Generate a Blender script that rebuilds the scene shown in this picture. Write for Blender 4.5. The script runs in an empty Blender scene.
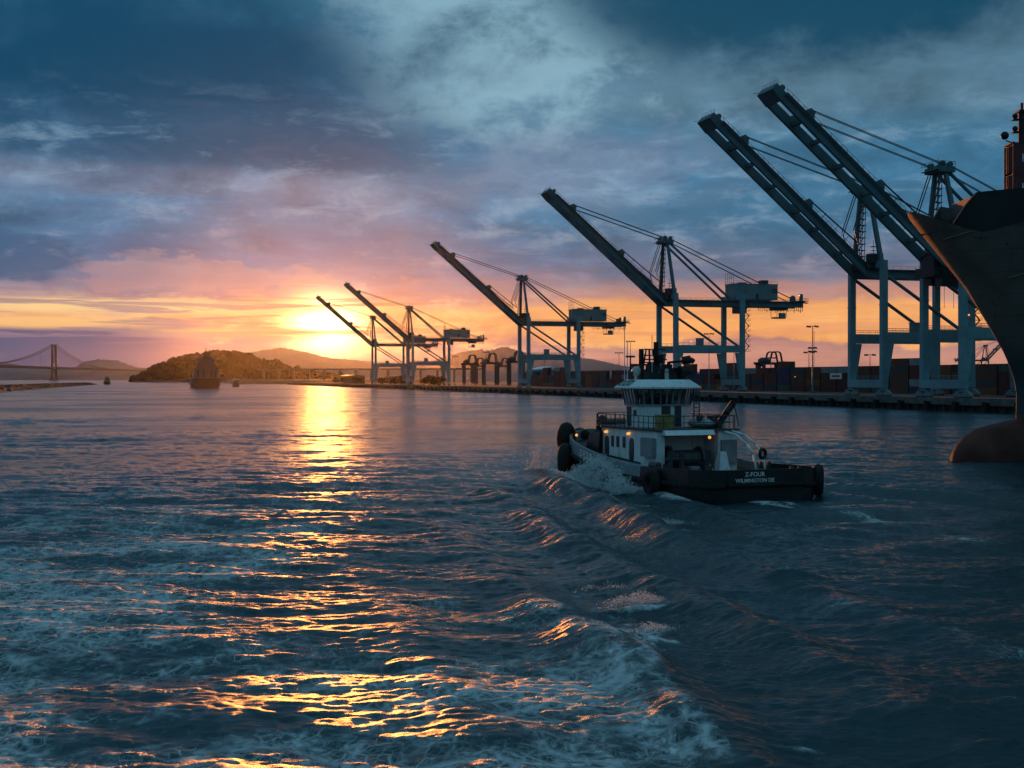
import bpy, math, random
import numpy as np
from mathutils import Vector, Matrix, noise as mnoise
R = math.radians
SC = bpy.context.scene
COL = SC.collection
rng = random.Random(7)
EYE = 8.8            # eye height above the water (m)
SUN_AZ, SUN_EL = -8.15, 2.3   # degrees, azimuth from +Y to +X

# ------------------------------------------------------------------ camera
cam = bpy.data.cameras.new('camera'); cam_o = bpy.data.objects.new('camera', cam); COL.objects.link(cam_o)
cam.lens = 45.7; cam.sensor_width = 36.0; cam.clip_start = 0.5; cam.clip_end = 60000
cam_o.location = (0, 0, EYE); cam_o.rotation_euler = (R(90 - 0.24), 0, 0)
SC.camera = cam_o
SC.view_settings.view_transform = 'Standard'; SC.view_settings.look = 'None'
SC.view_settings.exposure = 0.0; SC.view_settings.gamma = 1.0; SC.view_settings.use_curve_mapping = False
SC.render.engine = 'CYCLES'
cy = SC.cycles
cy.use_denoising = True
try: cy.denoiser = 'OPENIMAGEDENOISE'
except Exception: pass
cy.max_bounces = 5; cy.diffuse_bounces = 2; cy.glossy_bounces = 3; cy.transparent_max_bounces = 12
cy.transmission_bounces = 3; cy.volume_bounces = 0
cy.sample_clamp_direct = 9; cy.sample_clamp_indirect = 6
cy.caustics_reflective = False; cy.caustics_refractive = False

# ------------------------------------------------------------------ node expressions
def s2l(c):
    return tuple((v / 255 / 12.92) if v / 255 <= 0.04045 else ((v / 255 + 0.055) / 1.055) ** 2.4 for v in c) + (1.0,)

class NT:
    """small wrapper to write node trees as expressions"""
    def __init__(s, tree): s.t = tree; s.n = tree.nodes; s.l = tree.links
    def new(s, typ, **kw):
        nd = s.n.new(typ)
        for k, v in kw.items(): setattr(nd, k, v)
        return nd
    def put(s, sock, v):
        if hasattr(v, 'is_output'): s.l.new(v, sock)
        else: sock.default_value = v
    def m(s, op, a, b=0.0, c=0.0, clamp=False):
        nd = s.new('ShaderNodeMath', operation=op, use_clamp=clamp)
        s.put(nd.inputs[0], a); s.put(nd.inputs[1], b)
        if len(nd.inputs) > 2: s.put(nd.inputs[2], c)
        return nd.outputs[0]
    def add(s, a, b): return s.m('ADD', a, b)
    def sub(s, a, b): return s.m('SUBTRACT', a, b)
    def mul(s, a, b): return s.m('MULTIPLY', a, b)
    def div(s, a, b): return s.m('DIVIDE', a, b)
    def mad(s, a, b, c): return s.m('MULTIPLY_ADD', a, b, c)
    def ss(s, x, lo, hi, to0=0.0, to1=1.0):
        nd = s.new('ShaderNodeMapRange', interpolation_type='SMOOTHSTEP')
        s.put(nd.inputs[0], x); s.put(nd.inputs[1], lo); s.put(nd.inputs[2], hi); s.put(nd.inputs[3], to0); s.put(nd.inputs[4], to1)
        return nd.outputs[0]
    def mix(s, f, a, b, mode='MIX'):
        nd = s.new('ShaderNodeMix', data_type='RGBA', blend_type=mode)
        s.put(nd.inputs[0], f); s.put(nd.inputs[6], a); s.put(nd.inputs[7], b)
        return nd.outputs[2]
    def noise(s, vec, scale, detail=4, rough=0.5, dist=0.0):
        nd = s.new('ShaderNodeTexNoise')
        if vec is not None: s.l.new(vec, nd.inputs['Vector'])
        nd.inputs['Scale'].default_value = scale; nd.inputs['Detail'].default_value = detail
        nd.inputs['Roughness'].default_value = rough; nd.inputs['Distortion'].default_value = dist
        return nd.outputs[0]
    def xyz(s, x, y, z=0.0):
        nd = s.new('ShaderNodeCombineXYZ')
        s.put(nd.inputs[0], x); s.put(nd.inputs[1], y); s.put(nd.inputs[2], z)
        return nd.outputs[0]
    def ramp(s, f, stops, interp='EASE'):
        nd = s.new('ShaderNodeValToRGB'); cr = nd.color_ramp; cr.interpolation = interp
        while len(cr.elements) > 1: cr.elements.remove(cr.elements[-1])
        cr.elements[0].position = stops[0][0]; cr.elements[0].color = stops[0][1]
        for p, c in stops[1:]:
            e = cr.elements.new(p); e.color = c
        s.put(nd.inputs[0], f)
        return nd.outputs[0]

# ------------------------------------------------------------------ sky
world = bpy.data.worlds.new('World'); SC.world = world; world.use_nodes = True
wt = world.node_tree; wt.nodes.clear(); w = NT(wt)
tc = w.new('ShaderNodeTexCoord')
D = tc.outputs['Generated']
sep = w.new('ShaderNodeSeparateXYZ'); w.l.new(D, sep.inputs[0])
dx, dy, dz = sep.outputs
az = w.mul(w.m('ARCTAN2', dx, dy), 57.29578)
el = w.mul(w.m('ARCSINE', dz), 57.29578)
# the cloud deck: directions projected on a high layer, so the bands flatten towards the horizon
den = w.add(w.m('MAXIMUM', dz, 0.0), 0.055)
P = w.xyz(w.div(dx, den), w.mul(w.div(dy, den), 1.0), 0.0)
nA = w.noise(P, 0.55, 6, 0.55, 0.3)          # broad masses
nB = w.noise(P, 1.7, 6, 0.6, 0.4)            # billows
sph = w.xyz(w.mul(az, 0.16), w.mul(el, 0.55), 3.1)
nC = w.noise(sph, 1.0, 6, 0.6, 0.5)          # streaks, long along the horizon
sph2 = w.xyz(w.mul(az, 0.35), w.mul(el, 0.5), 8.7)
nD = w.noise(sph2, 1.0, 7, 0.62, 0.2)        # cumulus detail
cA = w.sub(nA, 0.5); cB = w.sub(nB, 0.5); cC = w.sub(nC, 0.5); cD = w.sub(nD, 0.5)
elw = w.add(el, w.mad(cC, 2.2, w.mul(cD, 1.4)))
elf = w.div(w.add(elw, 2.0), 26.0)
def EP(d): return max(0.0, min(1.0, (d + 2.0) / 26.0))
right = w.ramp(elf, [(EP(-2), s2l((110, 80, 88))), (EP(0.2), s2l((176, 122, 116))), (EP(1.0), s2l((206, 146, 128))), (EP(1.45), s2l((184, 134, 128))), (EP(1.75), s2l((250, 172, 102))),
    (EP(3.0), s2l((246, 172, 106))), (EP(3.7), s2l((186, 140, 134))), (EP(4.8), s2l((110, 116, 140))), (EP(7), s2l((72, 116, 146))), (EP(9.5), s2l((70, 116, 146))),
    (EP(12), s2l((98, 126, 146))), (EP(14.5), s2l((72, 100, 120))), (EP(17.5), s2l((50, 84, 106))), (EP(24), s2l((44, 76, 98)))])
left = w.ramp(elf, [(EP(-2), s2l((56, 76, 108))), (EP(0.6), s2l((88, 94, 128))), (EP(1.6), s2l((128, 112, 136))), (EP(2.3), s2l((216, 152, 118))),
    (EP(2.9), s2l((236, 170, 124))), (EP(3.4), s2l((166, 132, 142))), (EP(4.3), s2l((122, 122, 150))), (EP(5.2), s2l((90, 116, 152))), (EP(6.8), s2l((80, 116, 150))),
    (EP(8.2), s2l((112, 130, 158))), (EP(10), s2l((70, 108, 140))), (EP(13), s2l((50, 94, 122))), (EP(17), s2l((54, 102, 128))), (EP(24), s2l((44, 80, 104)))])
side = w.ss(az, -9.0, 7.0)
sky = w.mix(side, left, right)
# light and dark modelling of the deck
lum = w.mad(cB, 0.7, w.mad(cD, 0.8, w.mul(cA, 0.4)))
lum = w.add(1.0, w.mul(lum, w.ss(el, 2.5, 7.0, 0.55, 1.5)))
sky = w.mix(1.0, sky, w.xyz(lum, lum, lum), 'MULTIPLY')
def blob(a0, e0, ra, re, wob=0.8, soft=(1.25, 0.55), nz=None):
    a = w.div(w.sub(az, a0), ra); e = w.div(w.sub(el, e0), re)
    d = w.m('SQRT', w.add(w.mul(a, a), w.mul(e, e)))
    d = w.add(d, w.mul(nz if nz is not None else w.add(cD, w.mul(cB, 0.6)), wob))
    return w.ss(d, soft[0], soft[1])
def paint(sky, mask, amount, rgb):
    return w.mix(w.mul(mask, amount), sky, s2l(rgb))
sky = paint(sky, blob(-1.5, 14.6, 7.5, 4.5, 2.2), 0.68, (168, 195, 210))
sky = paint(sky, blob(3.5, 9.0, 6.5, 1.9, 1.6), 0.55, (142, 146, 170))
sky = paint(sky, blob(11.0, 7.6, 8.0, 1.5, 1.6), 0.5, (72, 110, 138))
sky = paint(sky, blob(11.0, 16.4, 11.0, 3.0, 1.3), 0.92, (18, 72, 98))
sky = paint(sky, blob(-15.0, 12.9, 11.5, 4.3, 1.0, (1.3, 0.4)), 1.0, (0, 70, 102))
sky = paint(sky, blob(-11.5, 10.2, 9.5, 1.7, 1.2, (1.3, 0.4)), 0.85, (36, 84, 116))
sky = paint(sky, blob(-16.0, 8.4, 9.0, 0.7, 1.5), 0.16, (164, 142, 156))
sky = paint(sky, blob(-13.5, 4.4, 6.0, 0.8, 3.0, (1.0, 0.7)), 0.38, (206, 156, 150))
sky = paint(sky, blob(-20.8, 5.0, 2.7, 1.0, 1.6, (1.1, 0.65)), 0.95, (66, 98, 132))
# torn light wisps through the middle of the deck
sph3 = w.xyz(w.mul(az, 0.33), w.mul(el, 1.05), 21.3)
nE = w.noise(sph3, 1.0, 8, 0.62, 0.35)
wisp = w.mul(w.ss(w.add(nE, w.mul(cD, .35)), 0.50, 0.74), w.mul(w.ss(el, 3.6, 5.2), w.ss(el, 13.5, 9.0)))
sky = w.mix(w.mul(wisp, 0.55), sky, w.mix(w.ss(el, 4.0, 8.0), s2l((190, 158, 164)), s2l((158, 174, 194))))
shade = w.mul(w.ss(nE, 0.50, 0.30), w.mul(w.ss(el, 3.6, 5.2), w.ss(el, 13.5, 9.0)))
sky = w.mix(w.mul(shade, 0.45), sky, w.mix(w.ss(az, -12.0, 8.0), s2l((86, 102, 134)), s2l((58, 94, 124))))
sky = paint(sky, blob(-16.2, 2.15, 2.9, 0.5, 1.6, (1.1, 0.7)), 0.95, (96, 98, 132))
sky = paint(sky, blob(-20.5, 1.35, 7.5, 0.85, 0.9), 0.95, (66, 86, 124))
sky = w.mix(w.ss(el, 3.6, 6.0), sky, w.mix(1.0, sky, (0.80, 1.0, 1.04, 1), 'MULTIPLY'))
# gaps burning through low down near the sun
streak = w.ss(w.add(nC, w.mul(cD, 0.6)), 0.50, 0.66)
band = w.mul(w.ss(el, 0.6, 1.5), w.ss(el, 4.6, 3.2))
da = w.mul(w.sub(az, SUN_AZ), math.cos(R(SUN_EL))); de = w.sub(el, SUN_EL)
ang2 = w.add(w.mul(da, da), w.mul(w.mul(de, de), 1.0))
near = w.m('POWER', 2.718282, w.mul(ang2, -1 / 60.0))
sky = w.mix(w.mul(w.mul(streak, band), w.mad(near, 0.70, 0.14)), sky, (1.2, 0.74, 0.30, 1))
# aureole of the veiled sun
ang2w = w.add(w.mul(w.mul(da, da), 0.55), w.mul(de, de))
g1 = w.m('POWER', 2.718282, w.mul(ang2w, -1 / 1.0))
g2 = w.m('POWER', 2.718282, w.mul(w.m('SQRT', ang2w), -1 / 1.0))
g3 = w.m('POWER', 2.718282, w.mul(ang2w, -1 / 22.0))
def addc(sky, f, rgb): 
    nd = w.mix(1.0, (0, 0, 0, 1), rgb)
    return w.mix(f, sky, w.mix(1.0, sky, rgb, 'ADD'))
sky = addc(sky, g3, (0.15, 0.035, 0.0, 1))
sky = addc(sky, g2, (1.8, 0.58, 0.03, 1))
sky = addc(sky, g1, (6.0, 4.0, 1.6, 1))
# streaks of open sky low on the left, between bars of cloud
sky = paint(sky, blob(-16.5, 3.05, 9.5, 0.30, 1.1, (1.5, 0.4)), 0.9, (255, 214, 146))
sky = paint(sky, blob(-19.5, 2.35, 5.0, 0.26, 0.9, (1.5, 0.4)), 0.85, (255, 200, 128))
sky = paint(sky, blob(-11.5, 1.95, 4.0, 0.22, 1.2, (1.5, 0.4)), 0.8, (255, 206, 120))
# thin bars of cloud across the bright gap
nF = w.noise(w.xyz(w.mul(az, 0.10), w.mul(el, 2.1), 41.7), 1.0, 6, 0.6, 0.6)
bars = w.mul(w.ss(nF, 0.50, 0.58), w.mul(w.ss(el, 1.3, 1.9), w.ss(el, 4.6, 3.4)))
sky = w.mix(w.mul(bars, w.ss(az, 2.0, -6.0, 0.35, 0.75)), sky, w.mix(w.ss(az, -16.0, -6.0), s2l((150, 122, 140)), s2l((216, 138, 108))))
# away from the sunset the dusk sky turns to even blue
back = w.ss(dy, 0.35, -0.45)
sky = w.mix(back, sky, w.mix(w.ss(el, 0.0, 40.0), (0.040, 0.130, 0.190, 1), (0.095, 0.240, 0.330, 1)))
sky = w.mix(w.mul(w.ss(el, 18.0, 40.0), w.sub(1.0, back)), sky, (0.105, 0.255, 0.350, 1))
# below the horizon
sky = w.mix(w.ss(el, -0.3, -3.0), sky, s2l((38, 52, 66)))
nish = w.new('ShaderNodeTexSky', sky_type='NISHITA')
nish.sun_disc = False; nish.sun_elevation = R(SUN_EL); nish.sun_rotation = R(SUN_AZ); nish.air_density = 1.2; nish.dust_density = 2.0
bg1 = w.new('ShaderNodeBackground'); w.l.new(nish.outputs[0], bg1.inputs[0]); bg1.inputs[1].default_value = 0.05
bg2 = w.new('ShaderNodeBackground'); w.l.new(sky, bg2.inputs[0]); bg2.inputs[1].default_value = 1.0
mx = w.new('ShaderNodeMixShader'); mx.inputs[0].default_value = 0.985     # nearly full cloud cover
w.l.new(bg1.outputs[0], mx.inputs[1]); w.l.new(bg2.outputs[0], mx.inputs[2])
wo = w.new('ShaderNodeOutputWorld'); w.l.new(mx.outputs[0], wo.inputs[0])
world.cycles.sampling_method = 'MANUAL'; world.cycles.sample_map_resolution = 1024

# ------------------------------------------------------------------ sun
sl = bpy.data.lights.new('sun', 'SUN'); sl.energy = 2.7; sl.angle = R(0.9); sl.color = (1.0, 0.30, 0.05)
so = bpy.data.objects.new('sun', sl); COL.objects.link(so)
sdir = Vector((math.sin(R(SUN_AZ)) * math.cos(R(SUN_EL)), math.cos(R(SUN_AZ)) * math.cos(R(SUN_EL)), math.sin(R(SUN_EL))))
so.rotation_euler = sdir.to_track_quat('Z', 'Y').to_euler()
so.location = (0, 0, 200)

# ------------------------------------------------------------------ materials
def mat(name, base, rough=0.6, metal=0.0, var=0.25, scale=0.6, spec=0.4, bump=0.0, coord='Object', streaks=0.0, dirt=None):
    """painted / weathered surface: base colour broken by noise, optional run-down streaks and dirt"""
    m = bpy.data.materials.new(name); m.use_nodes = True
    t = NT(m.node_tree); b = m.node_tree.nodes['Principled BSDF']
    co = t.new('ShaderNodeTexCoord').outputs[coord]
    n1 = t.noise(co, scale, 6, 0.6)
    dark = tuple(c * (1 - var) for c in base) + (1,); lite = tuple(min(1, c * (1 + var)) for c in base) + (1,)
    c = t.mix(t.ss(n1, 0.3, 0.7), dark, lite)
    if streaks:
        sx = t.new('ShaderNodeMapping'); t.l.new(co, sx.inputs[0]); sx.inputs['Scale'].default_value = (2.2, 2.2, 0.14)
        n2 = t.noise(sx.outputs[0], 1.6, 5, 0.65)
        d = dirt or tuple(v * 0.4 for v in base)
        c = t.mix(t.mul(t.ss(n2, 0.52, 0.72), streaks), c, tuple(d) + (1,))
    t.l.new(c, b.inputs['Base Color'])
    n3 = t.noise(co, scale * 5, 4, 0.6)
    t.l.new(t.mad(n3, 0.3, rough - 0.15), b.inputs['Roughness'])
    b.inputs['Metallic'].default_value = metal; b.inputs['Specular IOR Level'].default_value = spec
    if bump:
        bp = t.new('ShaderNodeBump'); bp.inputs['Strength'].default_value = bump; bp.inputs['Distance'].default_value = 0.03
        t.l.new(n3, bp.inputs['Height']); t.l.new(bp.outputs[0], b.inputs['Normal'])
    return m
def glow(name, rgb, s):
    m = bpy.data.materials.new(name); m.use_nodes = True
    b = m.node_tree.nodes['Principled BSDF']; b.inputs['Base Color'].default_value = (*rgb, 1)
    b.inputs['Emission Color'].default_value = (*rgb, 1); b.inputs['Emission Strength'].default_value = s
    return m
M = dict(
    # hull, paint and weathering
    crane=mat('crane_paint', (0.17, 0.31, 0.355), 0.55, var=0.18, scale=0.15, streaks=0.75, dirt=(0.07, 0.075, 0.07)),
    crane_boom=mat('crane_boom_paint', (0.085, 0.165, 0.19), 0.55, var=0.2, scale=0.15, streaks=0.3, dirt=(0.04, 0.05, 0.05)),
    steel=mat('dark_steel', (0.06, 0.065, 0.07), 0.5, 0.3),
    cable=mat('cable', (0.05, 0.055, 0.06), 0.5, 0.4),
    house=mat('house_paint', (0.17, 0.24, 0.26), 0.6, var=0.15, scale=0.2, streaks=0.5, dirt=(0.09, 0.09, 0.08)),
    black=mat('black_paint', (0.010, 0.014, 0.016), 0.5, var=0.4, scale=0.5, streaks=0.4, dirt=(0.020, 0.021, 0.020)),
    rubber=mat('rubber', (0.014, 0.014, 0.015), 0.75, var=0.4, scale=2.0, spec=0.3, bump=0.4),
    white=mat('white_paint', (0.80, 0.83, 0.84), 0.45, var=0.10, scale=0.5, streaks=0.5, dirt=(0.30, 0.24, 0.19)),
    grey=mat('grey_paint', (0.24, 0.28, 0.31), 0.5, var=0.2, scale=0.7, streaks=0.4, dirt=(0.11, 0.11, 0.11)),
    deck=mat('deck_paint', (0.07, 0.08, 0.075), 0.7, var=0.3, scale=0.8),
    letter=mat('white_lettering', (0.80, 0.82, 0.83), 0.5, var=0.05),
    ink=mat('dark_lettering', (0.02, 0.03, 0.05), 0.5, var=0.1),
    tan=mat('tan_canvas', (0.30, 0.22, 0.08), 0.8, var=0.3, scale=1.5),
    concrete=mat('concrete', (0.13, 0.13, 0.125), 0.85, var=0.35, scale=0.25, bump=0.3, streaks=0.6, dirt=(0.07, 0.06, 0.05)),
    darkconcrete=mat('dark_concrete', (0.045, 0.042, 0.038), 0.8, var=0.5, scale=0.3, bump=0.3),  # darker concrete for the wall face and piles below the capping beam
    asphalt=mat('asphalt', (0.06, 0.06, 0.06), 0.9, var=0.3, scale=0.05),
    rock=mat('rock', (0.05, 0.046, 0.042), 0.9, spec=0.1, var=0.5, scale=0.3, bump=0.6),
    leaf=mat('foliage', (0.026, 0.023, 0.018), 0.9, var=0.35, scale=0.02, spec=0.05),
    hill=mat('hillside_haze_tint', (0.22, 0.19, 0.20), 0.95, spec=0.05, var=0.3, scale=0.002),  # base colour lightened: the fade of distance haze is painted into the hills
    hull=mat('ship_hull_paint', (0.23, 0.17, 0.145), 0.55, var=0.35, scale=0.12, streaks=0.8, dirt=(0.26, 0.15, 0.10), bump=0.2),
    antifoul=mat('red_antifouling', (0.12, 0.042, 0.034), 0.65, var=0.4, scale=0.25, streaks=0.5, dirt=(0.05, 0.025, 0.02), bump=0.3, spec=0.15),
    bridge=mat('bridge_steel', (0.06, 0.065, 0.07), 0.6, var=0.1),
    lamp=glow('lit_lamp', (1.0, 0.40, 0.08), 1.1),
    lamp_small=glow('lit_floodlight', (1.0, 0.62, 0.25), 2.5),
    lamp_off=mat('lamp_glass', (0.5, 0.5, 0.48), 0.3, var=0.05),
)
def glass(name, tint, amount):
    m = bpy.data.materials.new(name); m.use_nodes = True; m.node_tree.nodes.clear(); t = NT(m.node_tree)
    tr = t.new('ShaderNodeBsdfTransparent'); tr.inputs[0].default_value = (*tint, 1)
    gl = t.new('ShaderNodeBsdfGlossy'); gl.inputs['Roughness'].default_value = 0.04
    lw = t.new('ShaderNodeLayerWeight'); lw.inputs[0].default_value = 0.35
    mx = t.new('ShaderNodeMixShader'); t.l.new(t.mad(lw.outputs['Fresnel'], 0.8, amount), mx.inputs[0])
    t.l.new(tr.outputs[0], mx.inputs[1]); t.l.new(gl.outputs[0], mx.inputs[2])
    o = t.new('ShaderNodeOutputMaterial'); t.l.new(mx.outputs[0], o.inputs[0])
    return m
M['glass'] = glass('window_glass', (0.62, 0.66, 0.66), 0.05)

# ------------------------------------------------------------------ builders
class MB:
    def __init__(s): s.v = []; s.f = []
    def add(s, vs, fs):
        o = len(s.v); s.v += [tuple(v) for v in vs]; s.f += [tuple(i + o for i in f) for f in fs]; return s
    def box(s, x0, x1, y0, y1, z0, z1):
        return s.add([(x0,y0,z0),(x1,y0,z0),(x1,y1,z0),(x0,y1,z0),(x0,y0,z1),(x1,y0,z1),(x1,y1,z1),(x0,y1,z1)],
                     [(3,2,1,0),(4,5,6,7),(0,1,5,4),(1,2,6,5),(2,3,7,6),(3,0,4,7)])
    def hexa(s, bot, top):
        return s.add(list(bot) + list(top), [(3,2,1,0),(4,5,6,7),(0,1,5,4),(1,2,6,5),(2,3,7,6),(3,0,4,7)])
    def frame_(s, p0, p1, up=(0,0,1)):
        a = Vector(p1) - Vector(p0); d = a.normalized(); u = Vector(up)
        if abs(d.dot(u)) > 0.98: u = Vector((1, 0, 0))
        sd = d.cross(u).normalized(); return d, sd, sd.cross(d).normalized()
    def beam(s, p0, p1, w_, h_, w1=None, h1=None, up=(0,0,1)):
        d, sd, u = s.frame_(p0, p1, up); p0 = Vector(p0); p1 = Vector(p1); w1 = w1 or w_; h1 = h1 or h_
        q = [p0 + sd*a*w_/2 + u*b*h_/2 for a, b in ((-1,-1),(1,-1),(1,1),(-1,1))]
        r = [p1 + sd*a*w1/2 + u*b*h1/2 for a, b in ((-1,-1),(1,-1),(1,1),(-1,1))]
        return s.add(q + r, [(0,1,2,3),(7,6,5,4),(4,5,1,0),(5,6,2,1),(6,7,3,2),(7,4,0,3)])
    def tube(s, p0, p1, r0, r1=None, n=8, caps=True):
        d, sd, u = s.frame_(p0, p1); p0 = Vector(p0); p1 = Vector(p1); r1 = r0 if r1 is None else r1
        c = [(math.cos(2*math.pi*i/n), math.sin(2*math.pi*i/n)) for i in range(n)]
        vs = [p0 + sd*a*r0 + u*b*r0 for a, b in c] + [p1 + sd*a*r1 + u*b*r1 for a, b in c]
        fs = [(i, (i+1) % n, n+(i+1) % n, n+i) for i in range(n)]
        if caps: fs += [tuple(range(n-1, -1, -1)), tuple(range(n, 2*n))]
        return s.add(vs, fs)
    def path(s, pts, r, n=8):
        for a, b in zip(pts, pts[1:]): s.tube(a, b, r, n=n)
        return s
    def ball(s, c, r, n=10, m_=6, sq=(1,1,1)):
        vs = []; fs = []
        for j in range(m_+1):
            ph = math.pi*j/m_
            for i in range(n):
                th = 2*math.pi*i/n
                vs.append((c[0]+r*sq[0]*math.sin(ph)*math.cos(th), c[1]+r*sq[1]*math.sin(ph)*math.sin(th), c[2]+r*sq[2]*math.cos(ph)))
        for j in range(m_):
            for i in range(n):
                fs.append((j*n+i, (j+1)*n+i, (j+1)*n+(i+1) % n, j*n+(i+1) % n))
        return s.add(vs, fs)
    def torus(s, c, axis, R_, r, n=20, m_=8):
        ax = Vector(axis).normalized(); u = ax.orthogonal().normalized(); v = ax.cross(u); c = Vector(c); vs = []; fs = []
        for i in range(n):
            t = 2*math.pi*i/n; rd = u*math.cos(t) + v*math.sin(t)
            for j in range(m_):
                p = 2*math.pi*j/m_; vs.append(c + rd*(R_ + r*math.cos(p)) + ax*r*math.sin(p))
        for i in range(n):
            for j in range(m_):
                fs.append((i*m_+j, ((i+1) % n)*m_+j, ((i+1) % n)*m_+(j+1) % m_, i*m_+(j+1) % m_))
        return s.add(vs, fs)
    def grid(s, rows):
        """rows: list of equal-length lists of points"""
        n = len(rows[0]); o = len(s.v)
        for r_ in rows: s.v += [tuple(p) for p in r_]
        for i in range(len(rows)-1):
            for j in range(n-1): s.f.append((o+i*n+j, o+i*n+j+1, o+(i+1)*n+j+1, o+(i+1)*n+j))
        return s
    def prism(s, outline, z0, z1):
        n = len(outline)
        vs = [(x, y, z0) for x, y in outline] + [(x, y, z1) for x, y in outline]
        return s.add(vs, [tuple(range(n-1, -1, -1)), tuple(range(n, 2*n))] + [(i, (i+1) % n, n+(i+1) % n, n+i) for i in range(n)])
    def build(s, name, material, parent=None, smooth=False, label=None, kind=None):
        me = bpy.data.meshes.new(name); me.from_pydata(s.v, [], s.f); me.update()
        if material: me.materials.append(material if not isinstance(material, str) else M[material])
        if smooth: me.polygons.foreach_set('use_smooth', [True]*len(me.polygons))
        o = bpy.data.objects.new(name, me); COL.objects.link(o)
        if parent: o.parent = parent
        if label: o['label'] = label
        if kind: o['kind'] = kind
        return o
def fixn(o):
    import bmesh
    bm = bmesh.new(); bm.from_mesh(o.data); bmesh.ops.recalc_face_normals(bm, faces=bm.faces); bm.to_mesh(o.data); bm.free(); return o
def tag(o, label, cat, group=None):
    o['label'] = label; o['category'] = cat
    if group: o['group'] = group
    return o
def thing(name, label, cat, loc=(0,0,0), rz=0.0, group=None):
    o = bpy.data.objects.new(name, None); COL.objects.link(o); o.empty_display_size = 0.5
    o.location = loc; o.rotation_euler = (0, 0, rz); return tag(o, label, cat, group)
KIDS = {}
def copy_tree(o, parent=None):
    c = o.copy(); COL.objects.link(c)
    if parent: c.parent = parent
    for ch in list(o.children): copy_tree(ch, c)
    return c
def text_mesh(name, body, size, material, parent, mw, extrude=0.01, italic=0.0):
    cu = bpy.data.curves.new(name + '_curve', 'FONT'); cu.body = body; cu.size = size; cu.align_x = 'CENTER'; cu.align_y = 'CENTER'
    cu.extrude = extrude; cu.shear = italic; cu.resolution_u = 3; cu.offset = size * 0.012
    tmp = bpy.data.objects.new('tmp_text', cu); COL.objects.link(tmp)
    bpy.context.view_layer.update()
    me = bpy.data.meshes.new_from_object(tmp.evaluated_get(bpy.context.evaluated_depsgraph_get()))
    bpy.data.objects.remove(tmp); bpy.data.curves.remove(cu)
    me.name = name; me.materials.clear(); me.materials.append(M[material])
    o = bpy.data.objects.new(name, me); COL.objects.link(o); o.matrix_world = mw
    if parent: o.parent = parent
    o.matrix_local = mw
    return o
def basis(loc, xa, ya):
    xa = Vector(xa).normalized(); ya = Vector(ya); za = xa.cross(ya).normalized(); ya = za.cross(xa)
    m = Matrix((xa, ya, za)).transposed().to_4x4(); m.translation = Vector(loc); return m
def fbm(x, y, z=0.0, o=4):
    return mnoise.fractal(Vector((x, y, z)), 1.0, 2.0, o)
# ------------------------------------------------------------------ frame of the wharf: u inland from the water-side crane rail, t along it
TH = R(16.005); QD = Vector((-math.sin(TH), math.cos(TH), 0)); QG = Vector((math.cos(TH), math.sin(TH), 0)); Q0 = Vector((224.34, 0, 0)); DECK = 3.3
def W(u, t, z=0.0): return Q0 + QD * t + QG * u + Vector((0, 0, z))
def sight(px, u, hz=512.0, f=1300.0):
    """distance t along the wharf at which the line of inland offset u is seen in direction px"""
    k = (px - hz) / f; a = W(u, 0)
    return (a.x - k * a.y) / (k * QD.y - QD.x)
def far_pt(px, Y, z=0.0): return Vector(((px - 512) / 1300 * Y, Y, z))
def far_z(py, Y): return EYE + (378.5 - py) / 1300 * Y
def sea(px, py):
    Y = EYE * 1300 / (py - 378.5); return ((px - 512) / 1300 * Y, Y)

# ------------------------------------------------------------------ water
def wave_tile(L, N, lmin, lmax, rms, heading, spread, seed, chop):
    r_ = np.random.default_rng(seed)
    k1 = 2*np.pi*np.fft.fftfreq(N, L/N); kx, ky = np.meshgrid(k1, k1, indexing='xy'); k = np.hypot(kx, ky); k[0, 0] = 1
    lam = 2*np.pi/k
    amp = k**-2.0 * np.exp(-(lmin/lam)**4) * np.exp(-(lam/lmax)**4)
    c = np.cos(np.arctan2(ky, kx) - heading)
    amp *= np.maximum(1e-3, 1 - spread + spread*c*c) ** 1.5
    amp[0, 0] = 0
    H = (r_.normal(size=(N, N)) + 1j*r_.normal(size=(N, N))) * amp
    h = np.fft.ifft2(H).real; s_ = rms / h.std()
    gx = np.fft.ifft2(-1j*kx/k*H).real * s_ * chop; gy = np.fft.ifft2(-1j*ky/k*H).real * s_ * chop
    return (h*s_).astype(np.float32), gx.astype(np.float32), gy.astype(np.float32)
def sample(tile, L, x, y):
    N = tile.shape[0]; fx = (x/L % 1.0)*N; fy = (y/L % 1.0)*N
    i = np.floor(fx).astype(int); j = np.floor(fy).astype(int); a = fx-i; b = fy-j
    i %= N; j %= N; i1 = (i+1) % N; j1 = (j+1) % N
    return (tile[j, i]*(1-a)*(1-b) + tile[j, i1]*a*(1-b) + tile[j1, i]*(1-a)*b + tile[j1, i1]*a*b)
def line_field(x, y, pts):
    """signed distance to a polyline and parameter (0..1) along it"""
    best = np.full(x.shape, 1e9); sg = np.zeros(x.shape); par = np.zeros(x.shape); n = len(pts)-1
    for q, ((ax, ay), (bx, by)) in enumerate(zip(pts, pts[1:])):
        vx, vy = bx-ax, by-ay; l2 = vx*vx+vy*vy
        tt = np.clip(((x-ax)*vx+(y-ay)*vy)/l2, 0, 1); ex = x-(ax+tt*vx); ey = y-(ay+tt*vy); d = np.hypot(ex, ey)
        mk = d < best; best[mk] = d[mk]; sg[mk] = np.sign(vx*ey-vy*ex)[mk]; par[mk] = ((q+tt)/n)[mk]
    return best*sg, par
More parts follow.
